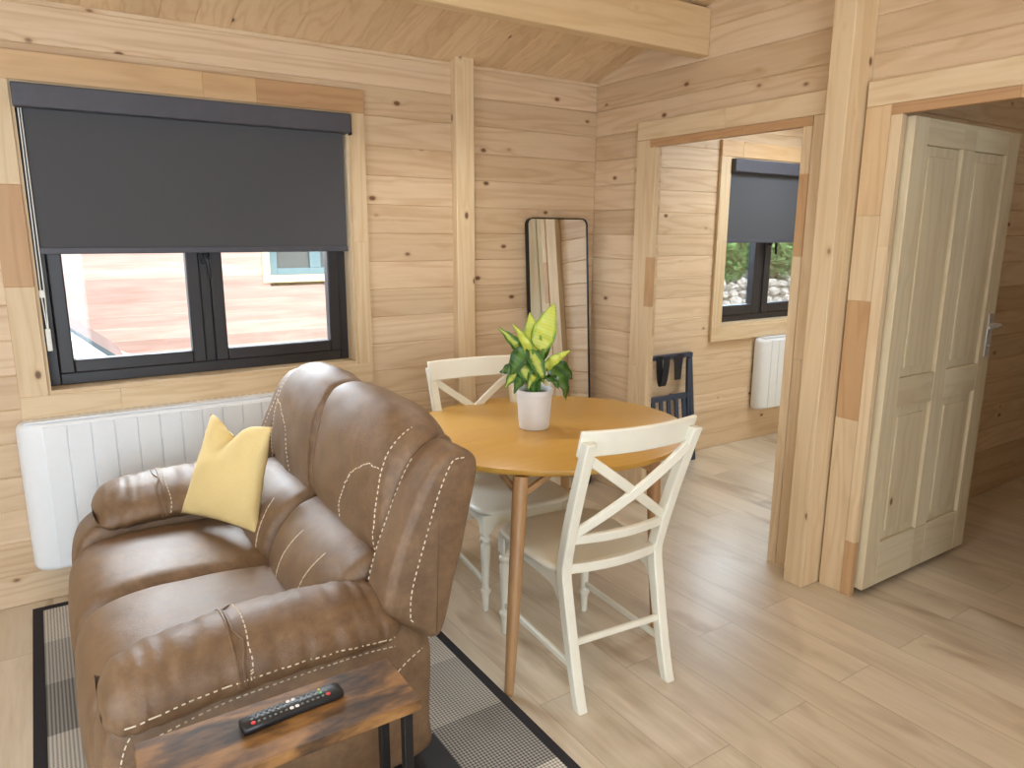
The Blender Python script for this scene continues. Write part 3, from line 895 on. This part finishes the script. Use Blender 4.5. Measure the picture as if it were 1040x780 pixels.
# ------------------------------------------------------------------ yellow cushion
def cushion():
    BL, BR, TL, TR = Vector((-2.499, -.690, .530)), Vector((-2.30, -1.0, .510)), Vector((-2.362, -.67, .886)), Vector((-2.215, -.955, .879))
    nrm = (BR - BL).cross(TL - BL).normalized()
    if nrm.y > 0: nrm = -nrm
    b = MB(); N = 30
    def P(u, v, side):
        # edges draw in between the corners
        uu = u + 0.0
        e = 0.045 * (1 - (2 * v - 1) ** 2)
        ux = u + (0.5 - u) * 2 * e * abs(2 * u - 1) ** 2
        e2 = 0.035 * (1 - (2 * u - 1) ** 2)
        vx = v + (0.5 - v) * 2 * e2 * abs(2 * v - 1) ** 2
        p = (BL * (1 - ux) + BR * ux) * (1 - vx) + (TL * (1 - ux) + TR * ux) * vx
        th = 0.062 * (max(0, (1 - (2 * u - 1) ** 2)) ** 0.55) * (max(0, (1 - (2 * v - 1) ** 2)) ** 0.5)
        notch = math.exp(-((u - 0.40) / 0.17) ** 2) * max(0, (v - 0.5) / 0.5) ** 1.7
        p = p + Vector((0, 0, -0.06)) * notch
        w_ = 0.006 * noise.noise(Vector((u * 5, v * 5, side * 3)))
        p = p + nrm * side * (th * (1 - 0.45 * notch) + (w_ if th > 0.01 else 0))
        # the chop pushes the front face back on the left of the fold
        if side > 0:
            p = p - nrm * 0.045 * math.exp(-((u - 0.33) / 0.10) ** 2) * max(0, (v - 0.62) / 0.38)
        return p
    g = {}
    for side in (1, -1):
        for i in range(N + 1):
            for j in range(N + 1):
                edge = i in (0, N) or j in (0, N)
                key = (i, j, 0 if edge else side)
                if key not in g:
                    g[key] = b.bm.verts.new(P(i / N, j / N, side if not edge else 0))
        for i in range(N):
            for j in range(N):
                q = [g.get((a_, c_, 0)) or g[(a_, c_, side)] for a_, c_ in ((i, j), (i + 1, j), (i + 1, j + 1), (i, j + 1))]
                b.bm.faces.new(q)
    o = b.build('throw_cushion', YELLOW, angle=180)
    return tag(o, 'mustard yellow square cushion leaning in the far corner of the sofa', 'cushion')


cushion()

# ------------------------------------------------------------------ side table and remote
stb = thing('side_table', (-2.52, -2.15, 0.0), 'narrow rustic brown side table with black metal legs beside the near sofa arm', 'side table')
MB().box(-2.79, -2.275, -2.237, -2.06, 0.578, 0.602).build('tabletop', RUST, stb, bevel=0.002)
for fx in (-2.30, -2.77):
    b = MB()
    for fy in (-2.085, -2.212):
        b.box(fx - 0.01, fx + 0.01, fy - 0.01, fy + 0.01, 0.017, 0.578)
    b.box(fx - 0.01, fx + 0.01, -2.202, -2.095, 0.558, 0.578)
    b.build('leg', BLACKM, stb, bevel=0.0015)
b = MB()
for fy in (-2.085, -2.212):
    b.box(-2.76, -2.31, fy - 0.01, fy + 0.01, 0.017, 0.037)
b.build('foot_rail', BLACKM, stb, bevel=0.0015)

rem = thing('remote_control', (-2.508, -2.127, 0.602), 'slim black television remote with red and white buttons on the side table', 'remote control', rz=R(3.0))
b = MB()
prof = [(-0.100, 0.0205), (-0.06, 0.0205), (0.05, 0.021), (0.085, 0.023), (0.098, 0.02), (0.102, 0.012)]
rings = []
def rr2(x, hw, top):
    return [(x, -hw, 0.003), (x, -hw + 0.003, 0.0), (x, hw - 0.003, 0.0), (x, hw, 0.003), (x, hw, top - 0.004), (x, hw - 0.004, top), (x, -hw + 0.004, top), (x, -hw, top - 0.004)]
b.rings([rr2(-0.102, 0.018, 0.013), rr2(-0.099, 0.0205, 0.015)] + [rr2(x, hw, 0.016) for x, hw in prof[1:4]] + [rr2(0.097, 0.021, 0.015), rr2(0.102, 0.015, 0.012)])
b.build('body', REMBLK, rem, local=True, angle=50)
keys = []
for i in range(15):
    xk = -0.082 + i * 0.0108
    for j, yk in enumerate((-0.012, -0.0, 0.012)):
        m = REMGREY
        if i in (7, 8):
            if j == 1: continue
            m = REMWHITE
        if i == 0 and j == 0: m = REMRED
        if i == 14 and j == 0: m = REMRED
        if i == 13 and j == 1: m = REMGREEN
        if i == 13 and j == 2: m = REMYEL
        if i == 14 and j == 2: continue
        keys.append((xk, yk, m))
for xk, yk, m in keys:
    big = m in (REMRED,)
    r_ = 0.0048 if big else (0.0044 if m == REMWHITE else 0.0027)
    MB().lathe([(r_, 0), (r_, 0.0012), (r_ * 0.7, 0.0018)], (xk, yk, 0.0158), 10).build('button', m, rem, local=True)

# ------------------------------------------------------------------ dining table
tb = thing('dining_table', (-1.112, -1.082, 0), 'oval orange brown wooden dining table with tapered legs', 'table')
A, B_ = 0.603, 0.566
N = 96
def ell(s, z):
    return [(-1.112 + (A + s) * cos(2 * pi * k / N), -1.082 + (B_ + s) * sin(2 * pi * k / N), z) for k in range(N)]
b = MB()
b.rings([ell(-0.03, 0.722), ell(-0.012, 0.723), ell(-0.003, 0.729), ell(0, 0.738), ell(-0.001, 0.747), ell(-0.006, 0.750)])
b.build('tabletop', OAK, tb, angle=50)
for k, a_ in enumerate((224.5, 289.0, 44.5, 109.0)):
    d = Vector((cos(R(a_)), sin(R(a_)), 0)); ctr = Vector((-1.112, -1.082, 0))
    r0 = 0.575 if k in (0, 2) else 0.49
    r1 = 0.757 if k in (0, 2) else 0.53
    if k == 2: r0, r1 = 0.52, 0.62
    top = ctr + d * r0 + Vector((0, 0, 0.722)); bot = ctr + d * r1
    b = MB(); ax = (bot - top)
    b.tube([top, top + ax * 0.1, top + ax * 0.6, top + ax * 0.985, bot], [0.027, 0.027, 0.0225, 0.0165, 0.015], 20)
    lg = b.build('leg', OAKLEG, tb, angle=60)
    # angled brace under the top
    pt = Vector((-d.y, d.x, 0))
    b = MB(); b.bar(top - Vector((0, 0, .012)) - d * 0.02, top - d * 0.26 - Vector((0, 0, 0.012)), 0.03, 0.022, side=pt)
    for sg in (-1, 1):
        b.bar(top - Vector((0, 0, .055)) + pt * sg * 0.018, top + pt * sg * 0.09 - d * 0.06 - Vector((0, 0, .006)), 0.016, 0.02)
    b.build('brace', OAKLEG, lg, bevel=0.002)


# ------------------------------------------------------------------ chairs
def chair():
    c = thing('dining_chair', (0, 0, 0))
    Wt, Wb = 0.206, 0.184       # half distance between rear posts: top, floor
    def post(sg, t):
        """centre line of a rear post, t = height"""
        z = t
        if z < 0.45:
            k = z / 0.45; y = -0.282 + 0.115 * (k ** 0.8); xx = Wb + 0.006 * k
        else:
            k = (z - 0.45) / 0.5; y = -0.167 - 0.160 * k ** 1.2; xx = Wb + 0.006 + (Wt - Wb - 0.006) * k
        return Vector((sg * xx, y, z))
    for sg in (-1, 1):
        b = MB(); rings = []
        for i in range(25):
            z = i * 0.935 / 24
            p = post(sg, z); wx, wy = 0.0185, 0.0185 + 0.004 * sin(pi * min(1, z / 0.9))
            rings.append([(p.x + sx * wx, p.y + sy * wy, z) for sx, sy in ((-1, -1), (1, -1), (1, 1), (-1, 1))])
        b.rings(rings)
        b.build('rear_leg', CHAIRW, c, bevel=0.005, local=True, angle=50)
        # turned front leg
        b = MB(); fx, fy = sg * 0.187, 0.255
        b.box(fx - 0.02, fx + 0.02, fy - 0.02, fy + 0.02, 0.345, 0.428)
        b.lathe([(0.011, 0), (0.0135, 0.004), (0.0145, 0.055), (0.016, 0.075), (0.022, 0.083), (0.022, 0.095), (0.015, 0.102), (0.0145, 0.115), (0.0175, 0.20), (0.0205, 0.27), (0.021, 0.29), (0.0165, 0.300), (0.016, 0.306), (0.023, 0.315), (0.023, 0.327), (0.017, 0.334), (0.019, 0.347)], (fx, fy, 0), 18)
        b.build('front_leg', CHAIRW, c, bevel=0.002, local=True)
    # saddle seat
    b = MB(); n = 26
    def outline(k, ins=0.0):
        a = 2 * pi * k / 64
        ca, sa = cos(a), sin(a)
        e = 5.0
        u = math.copysign(abs(ca) ** (2 / e), ca); v = math.copysign(abs(sa) ** (2 / e), sa)
        hw = 0.224 + 0.012 * v
        return (u * (hw - ins), 0.062 + v * (0.228 - ins) + (0.012 * (1 - u * u) if v > 0 else 0))
    def ring(ins, z, scoop=0.0):
        out = []
        for k in range(64):
            x, y = outline(k, ins)
            out.append((x, y, z - scoop))
        return out
    rs = [ring(0.012, .428), ring(0.003, .432), ring(0.0, .440), ring(0.003, .449), ring(0.014, .4535), ring(0.05, .452), ring(0.09, .4475), ring(0.14, .445), ring(0.19, .4445)]
    b.rings(rs)
    b.build('seat', CHAIRW, c, local=True, angle=60)
    # scalloped apron
    def apron(name, a, b2):
        bb = MB(); a, b2 = Vector(a), Vector(b2); L = (b2 - a).length; d = (b2 - a) / L; nn = Vector((-d.y, d.x, 0)) * 0.008
        M_ = 28; up_, dn = [], []
        for i in range(M_ + 1):
            s_ = i / M_; e = min(s_, 1 - s_) * L
            z = 0.375 - 0.03 * math.exp(-(e / 0.016) ** 2) + 0.012 * (1 - math.exp(-(e / 0.05) ** 2))
            up_.append((a + d * s_ * L, .430)); dn.append((a + d * s_ * L, z))
        rings = []
        for (p, zt), (q, zb) in zip(up_, dn):
            rings.append([(p + nn).to_tuple()[:2] + (zb,), (p + nn).to_tuple()[:2] + (zt,), (p - nn).to_tuple()[:2] + (zt,), (p - nn).to_tuple()[:2] + (zb,)])
        bb.rings(rings)
        bb.build(name, CHAIRW, c, local=True, angle=40)
    apron('apron', (-0.168, 0.262, 0), (0.168, 0.262, 0))
    apron('apron', (-0.192, -0.15, 0), (-0.190, 0.236, 0))
    apron('apron', (0.190, 0.236, 0), (0.192, -0.15, 0))
    # curved bars of the back
    def curved(name, z, h, bow, th, ext=0.0, zbow=0.0):
        bb = MB(); rings = []
        p0, p1 = post(-1, z), post(1, z); M_ = 20
        for i in range(M_ + 1):
            s_ = i / M_; u = 2 * s_ - 1
            x = p0.x - ext + (p1.x - p0.x + 2 * ext) * s_
            y = p0.y - bow * (1 - u * u); dy = 2 * bow * u / ((p1.x - p0.x) / 2)
            nn = Vector((-dy, 1, 0)).normalized() * th / 2
            tilt = (post(1, z + h / 2).y - post(1, z - h / 2).y)
            zz = z + zbow * (1 - u * u)
            rings.append([(x + nn.x, y + nn.y - tilt / 2, zz - h / 2), (x - nn.x, y - nn.y - tilt / 2, zz - h / 2), (x - nn.x, y - nn.y + tilt / 2, zz + h / 2), (x + nn.x, y + nn.y + tilt / 2, zz + h / 2)])
        bb.rings(rings)
        bb.build(name, CHAIRW, c, bevel=0.004, local=True, angle=45)
    def toprail():
        bb = MB(); rings = []
        z = 0.925; h = 0.088; M_ = 22; ext = 0.018; bow = 0.034; th = 0.02
        pl = post(-1, z); W_ = abs(pl.x) + ext
        for i in range(M_ + 1):
            u = -1 + 2 * i / M_; x = u * W_
            y = pl.y + 0.030 - bow * (1 - u * u) + 0.0; nn = Vector((-2 * bow * u / W_, 1, 0)).normalized() * th / 2
            tilt = -0.026
            rings.append([(x + nn.x, y + nn.y - tilt / 2, z - h / 2), (x - nn.x, y - nn.y - tilt / 2, z - h / 2), (x - nn.x, y - nn.y + tilt / 2, z + h / 2), (x + nn.x, y + nn.y + tilt / 2, z + h / 2)])
        bb.rings(rings)
        bb.build('top_rail', CHAIRW, c, bevel=0.006, local=True, angle=45)
    toprail()
    curved('back_rail', 0.575, 0.034, 0.030, 0.022)
    curved('seat_rail', 0.462, 0.036, 0.028, 0.024)
    # crossed slats
    for sg in (-1, 1):
        bb = MB(); rings = []; M_ = 16
        p0, p1 = post(sg, 0.59), post(-sg, 0.885)
        for i in range(M_ + 1):
            s_ = i / M_; u = 2 * s_ - 1
            p = p0.lerp(p1, s_); p.y -= 0.030 * (1 - u * u) - sg * 0.004
            d = (p1 - p0).normalized(); nrm = Vector((0, 1, 0)); sd = d.cross(nrm).normalized()
            rings.append([p + sd * 0.016 + nrm * 0.008, p + sd * 0.016 - nrm * 0.008, p - sd * 0.016 - nrm * 0.008, p - sd * 0.016 + nrm * 0.008])
        bb.rings(rings)
        bb.build('cross_slat', CHAIRW, c, bevel=0.003, local=True, angle=45)
    # stretchers
    for sg in (-1, 1):
        p = post(sg, 0.135)
        MB().bar((p.x, p.y + 0.01, 0.135), (sg * 0.187, 0.25, 0.125), 0.016, 0.022).build('stretcher', CHAIRW, c, bevel=0.004, local=True)
    p0, p1 = post(-1, 0.215), post(1, 0.215)
    MB().tube([p0, p1], 0.0125, 12).build('stretcher', CHAIRW, c, local=True)
    return c


GC = 'cream cross back dining chairs'
c1 = chair(); c1.location = (-1.293, -1.553, 0); c1.rotation_euler.z = R(-5.1)
tag(c1, 'cream white cross back wooden chair in front of the table, seen from behind', 'chair', GC)
c2 = copy_tree(c1); c2.location = (-1.212, -0.862, 0); c2.rotation_euler.z = R(173)
c2['label'] = 'cream white cross back wooden chair pushed in behind the table by the wall'

# ------------------------------------------------------------------ pot plant
PC = Vector((-1.176, -1.070, 0.75))
pp_ = thing('potted_plant', PC, 'lime and green leafy houseplant in a white pot on the dining table', 'plant')
b = MB()
b.lathe([(0.052, 0.0), (0.060, 0.002), (0.063, 0.012), (0.067, 0.055), (0.071, 0.11), (0.0735, 0.145), (0.077, 0.147), (0.0775, 0.166), (0.074, 0.168), (0.0715, 0.164), (0.069, 0.14)], PC, 48, caps=False)
b.bm.faces.new([v for v in b.bm.verts if abs(v.co.z - PC.z) < 1e-5])
b.build('pot', POTW, pp_, angle=35)
b = MB(); b.lathe([(0.0695, 0.136), (0.0695, 0.146), (0.05, 0.150), (0.015, 0.152)], PC, 32); b.build('soil', SOIL, pp_)
Rr, Ff = Vector((0.836, -0.549, 0)), Vector((0.549, 0.836, 0))


def leaf(base, tip, width, mat, droop=0.0, normal=None, fold=0.25, curl=0.0, petiole=True):
    base = PC + Rr * base[0] + Vector((0, 0, base[1])) + Ff * base[2]
    tip = PC + Rr * tip[0] + Vector((0, 0, tip[1])) + Ff * tip[2]
    d = tip - base; L = d.length; dn = d.normalized()
    nv = Vector(normal) if normal else (-Ff * 0.8 + Vector((0, 0, 0.6)))
    nv = (nv - dn * nv.dot(dn)).normalized(); sd = dn.cross(nv).normalized()
    b = MB(); NL, NW = 18, 8; g = []
    uvs = {}
    for i in range(NL + 1):
        t = i / NL
        hw = width * 0.5 * (sin(pi * t ** 0.72) ** 0.85) * (1 - 0.25 * t) * 1.12 + 0.0006
        row = []
        for j in range(NW + 1):
            u = -1 + 2 * j / NW
            p = base + d * t + nv * (droop * sin(pi * t) - abs(droop) * 0.0) + sd * u * hw + nv * (fold * abs(u) ** 1.4 * hw + 0.004 * sin(t * 19 + u))
            p += nv * curl * (t - 0.5) ** 2
            v = b.bm.verts.new(p); uvs[v] = (0.5 + u / 2, t); row.append(v)
        g.append(row)
    uvl = b.bm.loops.layers.uv.new('UVMap')
    for i in range(NL):
        for j in range(NW):
            f = b.bm.faces.new((g[i][j], g[i][j + 1], g[i + 1][j + 1], g[i + 1][j]))
            for lp in f.loops:
                lp[uvl].uv = uvs[lp.vert]
    o = b.build('leaf', mat, pp_, angle=180)
    so = o.modifiers.new('thick', 'SOLIDIFY'); so.thickness = 0.0012
    if petiole:
        root = PC + Rr * (base - PC).dot(Rr) * 0.25 + Ff * (base - PC).dot(Ff) * 0.25 + Vector((0, 0, 0.148))
        MB().tube([root, (root + base) / 2 + Vector((0, 0, 0.02)), base + dn * 0.01], [0.0062, 0.005, 0.0032], 8).build('stem', STEMG, pp_)


# (right, up, away) from the pot's base
leaf((.015, .325, .0), (.078, .520, .01), .098, LEAF_L, droop=.01)
leaf((-.005, .315, .01), (-.022, .480, .02), .070, LEAF_L, droop=.01)
leaf((-.012, .300, -.02), (-.090, .440, -.04), .040, LEAF_L, droop=.012, fold=.5)
leaf((-.045, .300, .02), (-.150, .418, .03), .042, LEAF_V, droop=.012, fold=.4)
leaf((-.040, .345, -.03), (-.098, .235, -.06), .072, LEAF_D, normal=(-.5, -.75, .35), droop=.012)
leaf((-.022, .335, -.03), (.038, .200, -.06), .058, LEAF_V, normal=(-.4, -.8, .4), droop=.02)
leaf((.035, .245, -.02), (.142, .335, -.04), .044, LEAF_L, droop=.012, fold=.5)
leaf((.045, .262, -.01), (.130, .125, -.03), .088, LEAF_D, normal=(.1, -.7, .7), droop=.03)
leaf((.050, .265, .05), (.165, .190, .08), .062, LEAF_D, droop=.03)
leaf((-.055, .275, -.02), (-.015, .190, -.085), .060, LEAF_V, normal=(-.5, -.7, .5), droop=.015)
leaf((-.045, .255, -.02), (-.122, .180, -.05), .052, LEAF_V, normal=(-.4, -.6, .7), droop=.02)
leaf((-.050, .240, .04), (-.145, .220, .07), .055, LEAF_D, droop=.02)
leaf((.010, .230, -.03), (-.030, .190, -.115), .055, LEAF_V, normal=(-.3, -.5, .8), droop=.02)
leaf((.02, .270, .05), (.07, .385, .10), .05, LEAF_V, droop=.01)
leaf((-.02, .280, .05), (-.085, .370, .10), .065, LEAF_V, droop=.01)
leaf((.030, .220, -.04), (.095, .185, -.09), .058, LEAF_D, normal=(0, -.5, .8), droop=.02)
leaf((-.03, .235, -.03), (-.085, .165, -.085), .05, LEAF_D, normal=(-.4, -.5, .7), droop=.02)
leaf((-.060, .300, .0), (-.105, .275, -.02), .05, LEAF_V, droop=.015)
b = MB()
for a_, r_ in ((0.5, .012), (2.2, .018), (3.9, .02), (5.2, .016)):
    q = PC + Vector((cos(a_) * r_, sin(a_) * r_, 0.146))
    b.tube([q, q + Vector((cos(a_) * .01, sin(a_) * .01, 0.09)), q + Vector((cos(a_) * .022, sin(a_) * .022, 0.19))], [0.009, 0.008, 0.006], 10)
b.build('stalk', STEMG, pp_)

# ------------------------------------------------------------------ leaning mirror
mr = thing('standing_mirror', (-0.30, -0.135, 0.0), 'tall black framed mirror leaning against the wall in the corner', 'mirror')
mx0, mx1, mh = -0.510, -0.075, 1.635
lean = math.atan2(0.105, 1.62)
mr.rotation_euler = (-lean, 0, 0)
def rrect(hw, z0, z1, rc, y, ins=0.0):
    pts = []
    for cx, cz, a0 in ((hw - rc, z1 - rc, 0), (-hw + rc, z1 - rc, 90), (-hw + rc, z0 + rc, 180), (hw - rc, z0 + rc, 270)):
        for k in range(9):
            a = R(a0 + k * 11.25)
            pts.append((cx + (rc - ins) * cos(a), y, cz + (rc - ins) * sin(a)))
    return pts
hw = (mx1 - mx0) / 2; cxm = (mx0 + mx1) / 2 + 0.30
b = MB()
def offx(pts):
    return [(p[0] + cxm, p[1], p[2]) for p in pts]
b.rings([offx(rrect(hw, 0, mh, .04, -0.006, .007)), offx(rrect(hw, 0, mh, .04, -0.010, .006)), offx(rrect(hw, 0, mh, .04, -0.010, 0)), offx(rrect(hw, 0, mh, .04, 0.018, 0)), offx(rrect(hw, 0, mh, .04, 0.018, .007)), offx(rrect(hw, 0, mh, .04, -0.006, .007))], caps=False)
b.build('frame', BLACKM, mr, local=True, angle=30)
b = MB(); b.rings([offx(rrect(hw, 0, mh, .04, -0.004, .006)), offx(rrect(hw, 0, mh, .04, 0.012, .006))])
b.build('mirror_glass', MIRROR, mr, local=True, angle=30)

# ------------------------------------------------------------------ folded luggage rack in the bedroom
lr = thing('luggage_rack', (0.6, -0.10, 0), 'folded navy wooden luggage rack with dark straps against the bedroom wall', 'luggage rack')
yb_, yt_ = -0.13, -0.045
def ly(z, k=0):
    return yb_ + (yt_ - yb_) * z / 0.74 - k
for xx in (0.37, 0.85):
    MB().bar((xx, ly(0), 0.0), (xx, ly(.74), 0.74), 0.034, 0.026, side=(1, 0, 0)).build('leg', NAVY, lr, bevel=0.003)
    MB().bar((xx - 0.035, ly(0, -.02), 0.0), (xx - 0.035, ly(.71, .02), 0.71), 0.024, 0.022, side=(1, 0, 0)).build('leg', NAVY, lr, bevel=0.003)
MB().bar((0.35, ly(.735), .735), (0.868, ly(.735), .735), 0.03, 0.035, side=(0, 0, 1)).build('top_rail', NAVY, lr, bevel=0.003)
MB().bar((0.37, ly(.46), .46), (0.835, ly(.46), .46), 0.036, 0.022, side=(0, 0, 1)).build('shelf_rail', NAVY, lr, bevel=0.003)
MB().bar((0.37, ly(.12), .12), (0.835, ly(.12), .12), 0.03, 0.022, side=(0, 0, 1)).build('shelf_rail', NAVY, lr, bevel=0.003)
for k in range(6):
    xs = 0.42 + k * 0.072
    MB().bar((xs, ly(.12), .125), (xs, ly(.455), .455), 0.034, 0.012, side=(1, 0, 0)).build('slat', NAVY, lr, bevel=0.002)
for xs, dp, tw in ((0.555, 0.20, 0.02), (0.70, 0.17, -0.05)):
    b = MB(); rings = []
    for i in range(13):
        t = i / 12
        ph = t * pi
        z = .75 - dp * sin(ph) if True else 0
        yy = ly(.6) - 0.03 + 0.02 * cos(ph)
        cx_ = xs + tw * (t - 0.5) * 1.6
        rings.append([(cx_ - 0.028, yy - 0.0015, z), (cx_ + 0.028, yy - 0.0015, z), (cx_ + 0.028, yy + 0.0015, z + 0.001), (cx_ - 0.028, yy + 0.0015, z + 0.001)])
    b.rings(rings); b.build('strap', STRAP, lr, angle=60)

# ------------------------------------------------------------------ outside
tag(MB().box(-14, 16, 0.17, 18, -0.35, -0.25).build('ground', GROUND, smooth=False), 'gravel ground outside the windows', kind='structure')
cb = thing('neighbour_cabin', (-2.0, 6.0, -0.25), 'red brown weatherboarded cabin outside the window', 'building')
FY = 4.3
b = MB()
k = 0
wx0, wx1, wz0 = -0.80, 0.30, 1.10
z = -0.44
while z < 2.35:
    for a, c in (((-7, wx0), (wx1, 1.6)) if z + 0.12 > wz0 - 0.02 else ((-7, 1.6),)):
        m = Matrix.Translation((0, FY, z)) @ Matrix.Rotation(R(6), 4, 'X')
        b.box(a, c, 0.0, 0.02, 0, 0.128, m)
    z += 0.118
b.build('cladding', CLAD, cb, smooth=False)
MB().box(-6.98, 1.58, FY + 0.16, FY + 4.0, -0.45, 2.4).build('wall', CREAM, cb, smooth=False)
b = MB(); b.box(wx0 - 0.075, wx0, FY - 0.02, FY + 0.05, wz0 - 0.075, 2.3); b.box(wx1, wx1 + 0.075, FY - 0.02, FY + 0.05, wz0 - 0.075, 2.3); b.box(wx0, wx1, FY - 0.02, FY + 0.05, wz0 - 0.075, wz0); b.box(wx0, wx1, FY - 0.02, FY + 0.05, 2.23, 2.3)
b.build('window_surround', CREAM, cb, smooth=False)
b = MB(); b.box(wx0, wx0 + 0.08, FY, FY + 0.06, wz0, 2.23); b.box(wx1 - 0.08, wx1, FY, FY + 0.06, wz0, 2.23); b.box(wx0 + .08, wx1 - .08, FY, FY + 0.06, wz0, wz0 + 0.07); b.box(wx0 + .08, wx1 - .08, FY, FY + 0.06, 2.16, 2.23); b.box(-0.37, -0.25, FY, FY + 0.06, wz0 + 0.07, 2.16)
b.build('window_frame', TEAL, cb, bevel=0.005, smooth=False)
MB().box(wx0 + 0.08, wx1 - 0.08, FY + 0.03, FY + 0.04, wz0 + 0.07, 2.16).build('pane', GREYIN, cb, smooth=False)
b = MB(); b.prism([(FY - 0.5, 2.3), (FY + 2.1, 3.3), (FY + 4.7, 2.3), (FY + 4.7, 2.2), (FY + 2.1, 3.18), (FY - 0.5, 2.2)], 0, -7.4, 2.0)
b.build('roof', ROOFT, cb, smooth=False)

# parked car
ca = thing('parked_car', (-4.0, 2.6, -0.25), 'white car parked between the window and the red cabin', 'car')
gz = -0.25
side = [(-6.0, .30), (-6.05, .62), (-5.95, .90), (-5.75, 1.02), (-5.2, 1.40), (-4.5, 1.49), (-3.6, 1.48), (-3.05, 1.40), (-2.32, .80), (-2.0, .70), (-1.78, .60), (-1.68, .40), (-1.78, .24), (-5.9, .24)]
b = MB(); pr = catmull(side, 84)
rings = []
for y, s_, dz in ((2.02, .93, 0), (2.06, .985, 0), (2.16, 1, 0), (3.44, 1, 0), (3.54, .985, 0), (3.58, .93, 0)):
    rings.append([(-3.77 + (p.x + 3.77) * s_, y, gz + 0.2 + (p.y - 0.2) * s_) for p in pr])
b.rings(rings)
b.build('body', CARW, ca, angle=50)
b = MB()
b.prism([(-5.05, gz + 1.30), (-4.45, gz + 1.40), (-3.65, gz + 1.395), (-3.15, gz + 1.32), (-2.72, gz + 1.0), (-5.25, gz + 1.0)], 1, 2.012, 3.588)
b.build('side_window', CARG, ca)
b = MB()
q = [(-3.00, gz + 1.405), (-2.36, gz + 0.875), (-2.39, gz + 0.85), (-3.03, gz + 1.375)]
b.prism(q, 1, 2.25, 3.35)
b.build('windscreen', CARG, ca)
for fy in (2.0, 3.44):
    for fx in (-5.2, -2.42):
        b = MB(); b.rings([[(fx + r_ * cos(2 * pi * k / 28), fy + yy, gz + 0.31 + r_ * sin(2 * pi * k / 28)) for k in range(28)] for r_, yy in ((0.27, 0), (0.31, 0.03), (0.31, 0.13), (0.27, 0.16))])
        wv = b.build('wheel', TYRE, ca)
        MB().rings([[(0, 0, 0)]] , caps=False) if False else None
        b = MB(); b.rings([[(fx + r_ * cos(2 * pi * k / 20), fy + yy, gz + 0.31 + r_ * sin(2 * pi * k / 20)) for k in range(20)] for r_, yy in ((0.19, -0.004), (0.19, 0.164))])
        b.build('hub', CHROME, wv)
b = MB(); b.lathe([(0.02, -0.055), (0.05, -0.05), (0.062, 0.0), (0.05, 0.05), (0.02, 0.055)], (-2.70, 1.93, gz + 1.06), 14); b.bar((-2.70, 1.95, gz + 1.03), (-2.68, 2.10, gz + 0.98), .03, .03)
b.build('wing_mirror', CARW, ca)

# shrubs and stones beyond the bedroom window
def shrub(cx, cy, base, h, rad, n, lab, seed):
    rr_ = random.Random(seed)
    o = thing('shrub', (cx, cy, base), lab, 'shrub')
    b = MB()
    for _ in range(n):
        while True:
            v = Vector((rr_.uniform(-1, 1), rr_.uniform(-1, 1), rr_.uniform(-1, 1)))
            if 0.25 < v.length < 1: break
        v = v * (0.8 + 0.35 * noise.noise(v * 2.3 + Vector((seed, 0, 0))))
        p = Vector((cx + v.x * rad, cy + v.y * rad, base + h * 0.55 + v.z * h * 0.5))
        a = Vector((rr_.gauss(0, 1), rr_.gauss(0, 1), rr_.gauss(0, .6))).normalized()
        c_ = a.cross(Vector((rr_.gauss(0, 1), rr_.gauss(0, 1), rr_.gauss(0, 1)))).normalized()
        L = rr_.uniform(.05, .10)
        vv = [b.bm.verts.new(p + a * L), b.bm.verts.new(p + c_ * L * .45), b.bm.verts.new(p - a * L), b.bm.verts.new(p - c_ * L * .45)]
        b.bm.faces.new(vv)
    f = b.build('foliage', FOL1, o, smooth=False)
    b = MB()
    for k in range(4):
        a_ = k * 1.6 + seed
        b.tube([(cx + .06 * cos(a_), cy + .06 * sin(a_), base), (cx + .2 * rad * cos(a_), cy + .2 * rad * sin(a_), base + h * .4), (cx + .5 * rad * cos(a_), cy + .5 * rad * sin(a_), base + h * .75)], [.03, .022, .01], 7)
    b.build('stem', BARK, o)


shrub(7.35, 5.3, 0.42, 1.9, 0.85, 4200, 'leafy green shrub seen through the left pane of the bedroom window', 3)
shrub(9.05, 5.5, 0.42, 2.1, 0.95, 4800, 'leafy green shrub seen through the right pane of the bedroom window', 5)
shrub(11.2, 8.2, 0.42, 3.4, 2.3, 5600, 'taller green shrub standing behind the two nearer ones', 9)
rr_ = random.Random(4)
tag(MB().prism([(3.45, -0.3), (3.55, 0.44), (3.79, 0.45), (3.80, 0.57), (3.94, 0.58), (3.95, 0.70), (14, 0.70), (14, -0.3)], 0, 4.2, 15).build('bank', GROUND, smooth=False), 'gravel bank beyond the bedroom window', kind='structure')
for k in range(45):
    row = k // 15
    x = 4.9 + (k % 15) * 0.25 + rr_.uniform(-.02, .02) + (row % 2) * 0.11
    y = 3.72 + row * 0.15 + rr_.uniform(-.02, .02)
    zz = 0.445 + row * 0.13
    b = MB()
    bmesh.ops.create_icosphere(b.bm, subdivisions=3, radius=1)
    sx, sy, sz = rr_.uniform(.06, .105), rr_.uniform(.05, .08), rr_.uniform(.05, .085)
    for v in b.bm.verts:
        n_ = 1 + 0.5 * noise.noise(v.co * 1.7 + Vector((k * 7, 0, 0))) + 0.1 * noise.noise(v.co * 4 + Vector((0, k, 0)))
        v.co = Vector((v.co.x * sx * n_, v.co.y * sy * n_, v.co.z * sz * n_))
    o = b.build('boulder', ROCKM, angle=25)
    o.location = (x, y, zz - min(v.co.z for v in o.data.vertices) - 0.004)
    tag(o, 'pale rough stone in the rockery outside the bedroom window', 'stone', 'rockery stones')
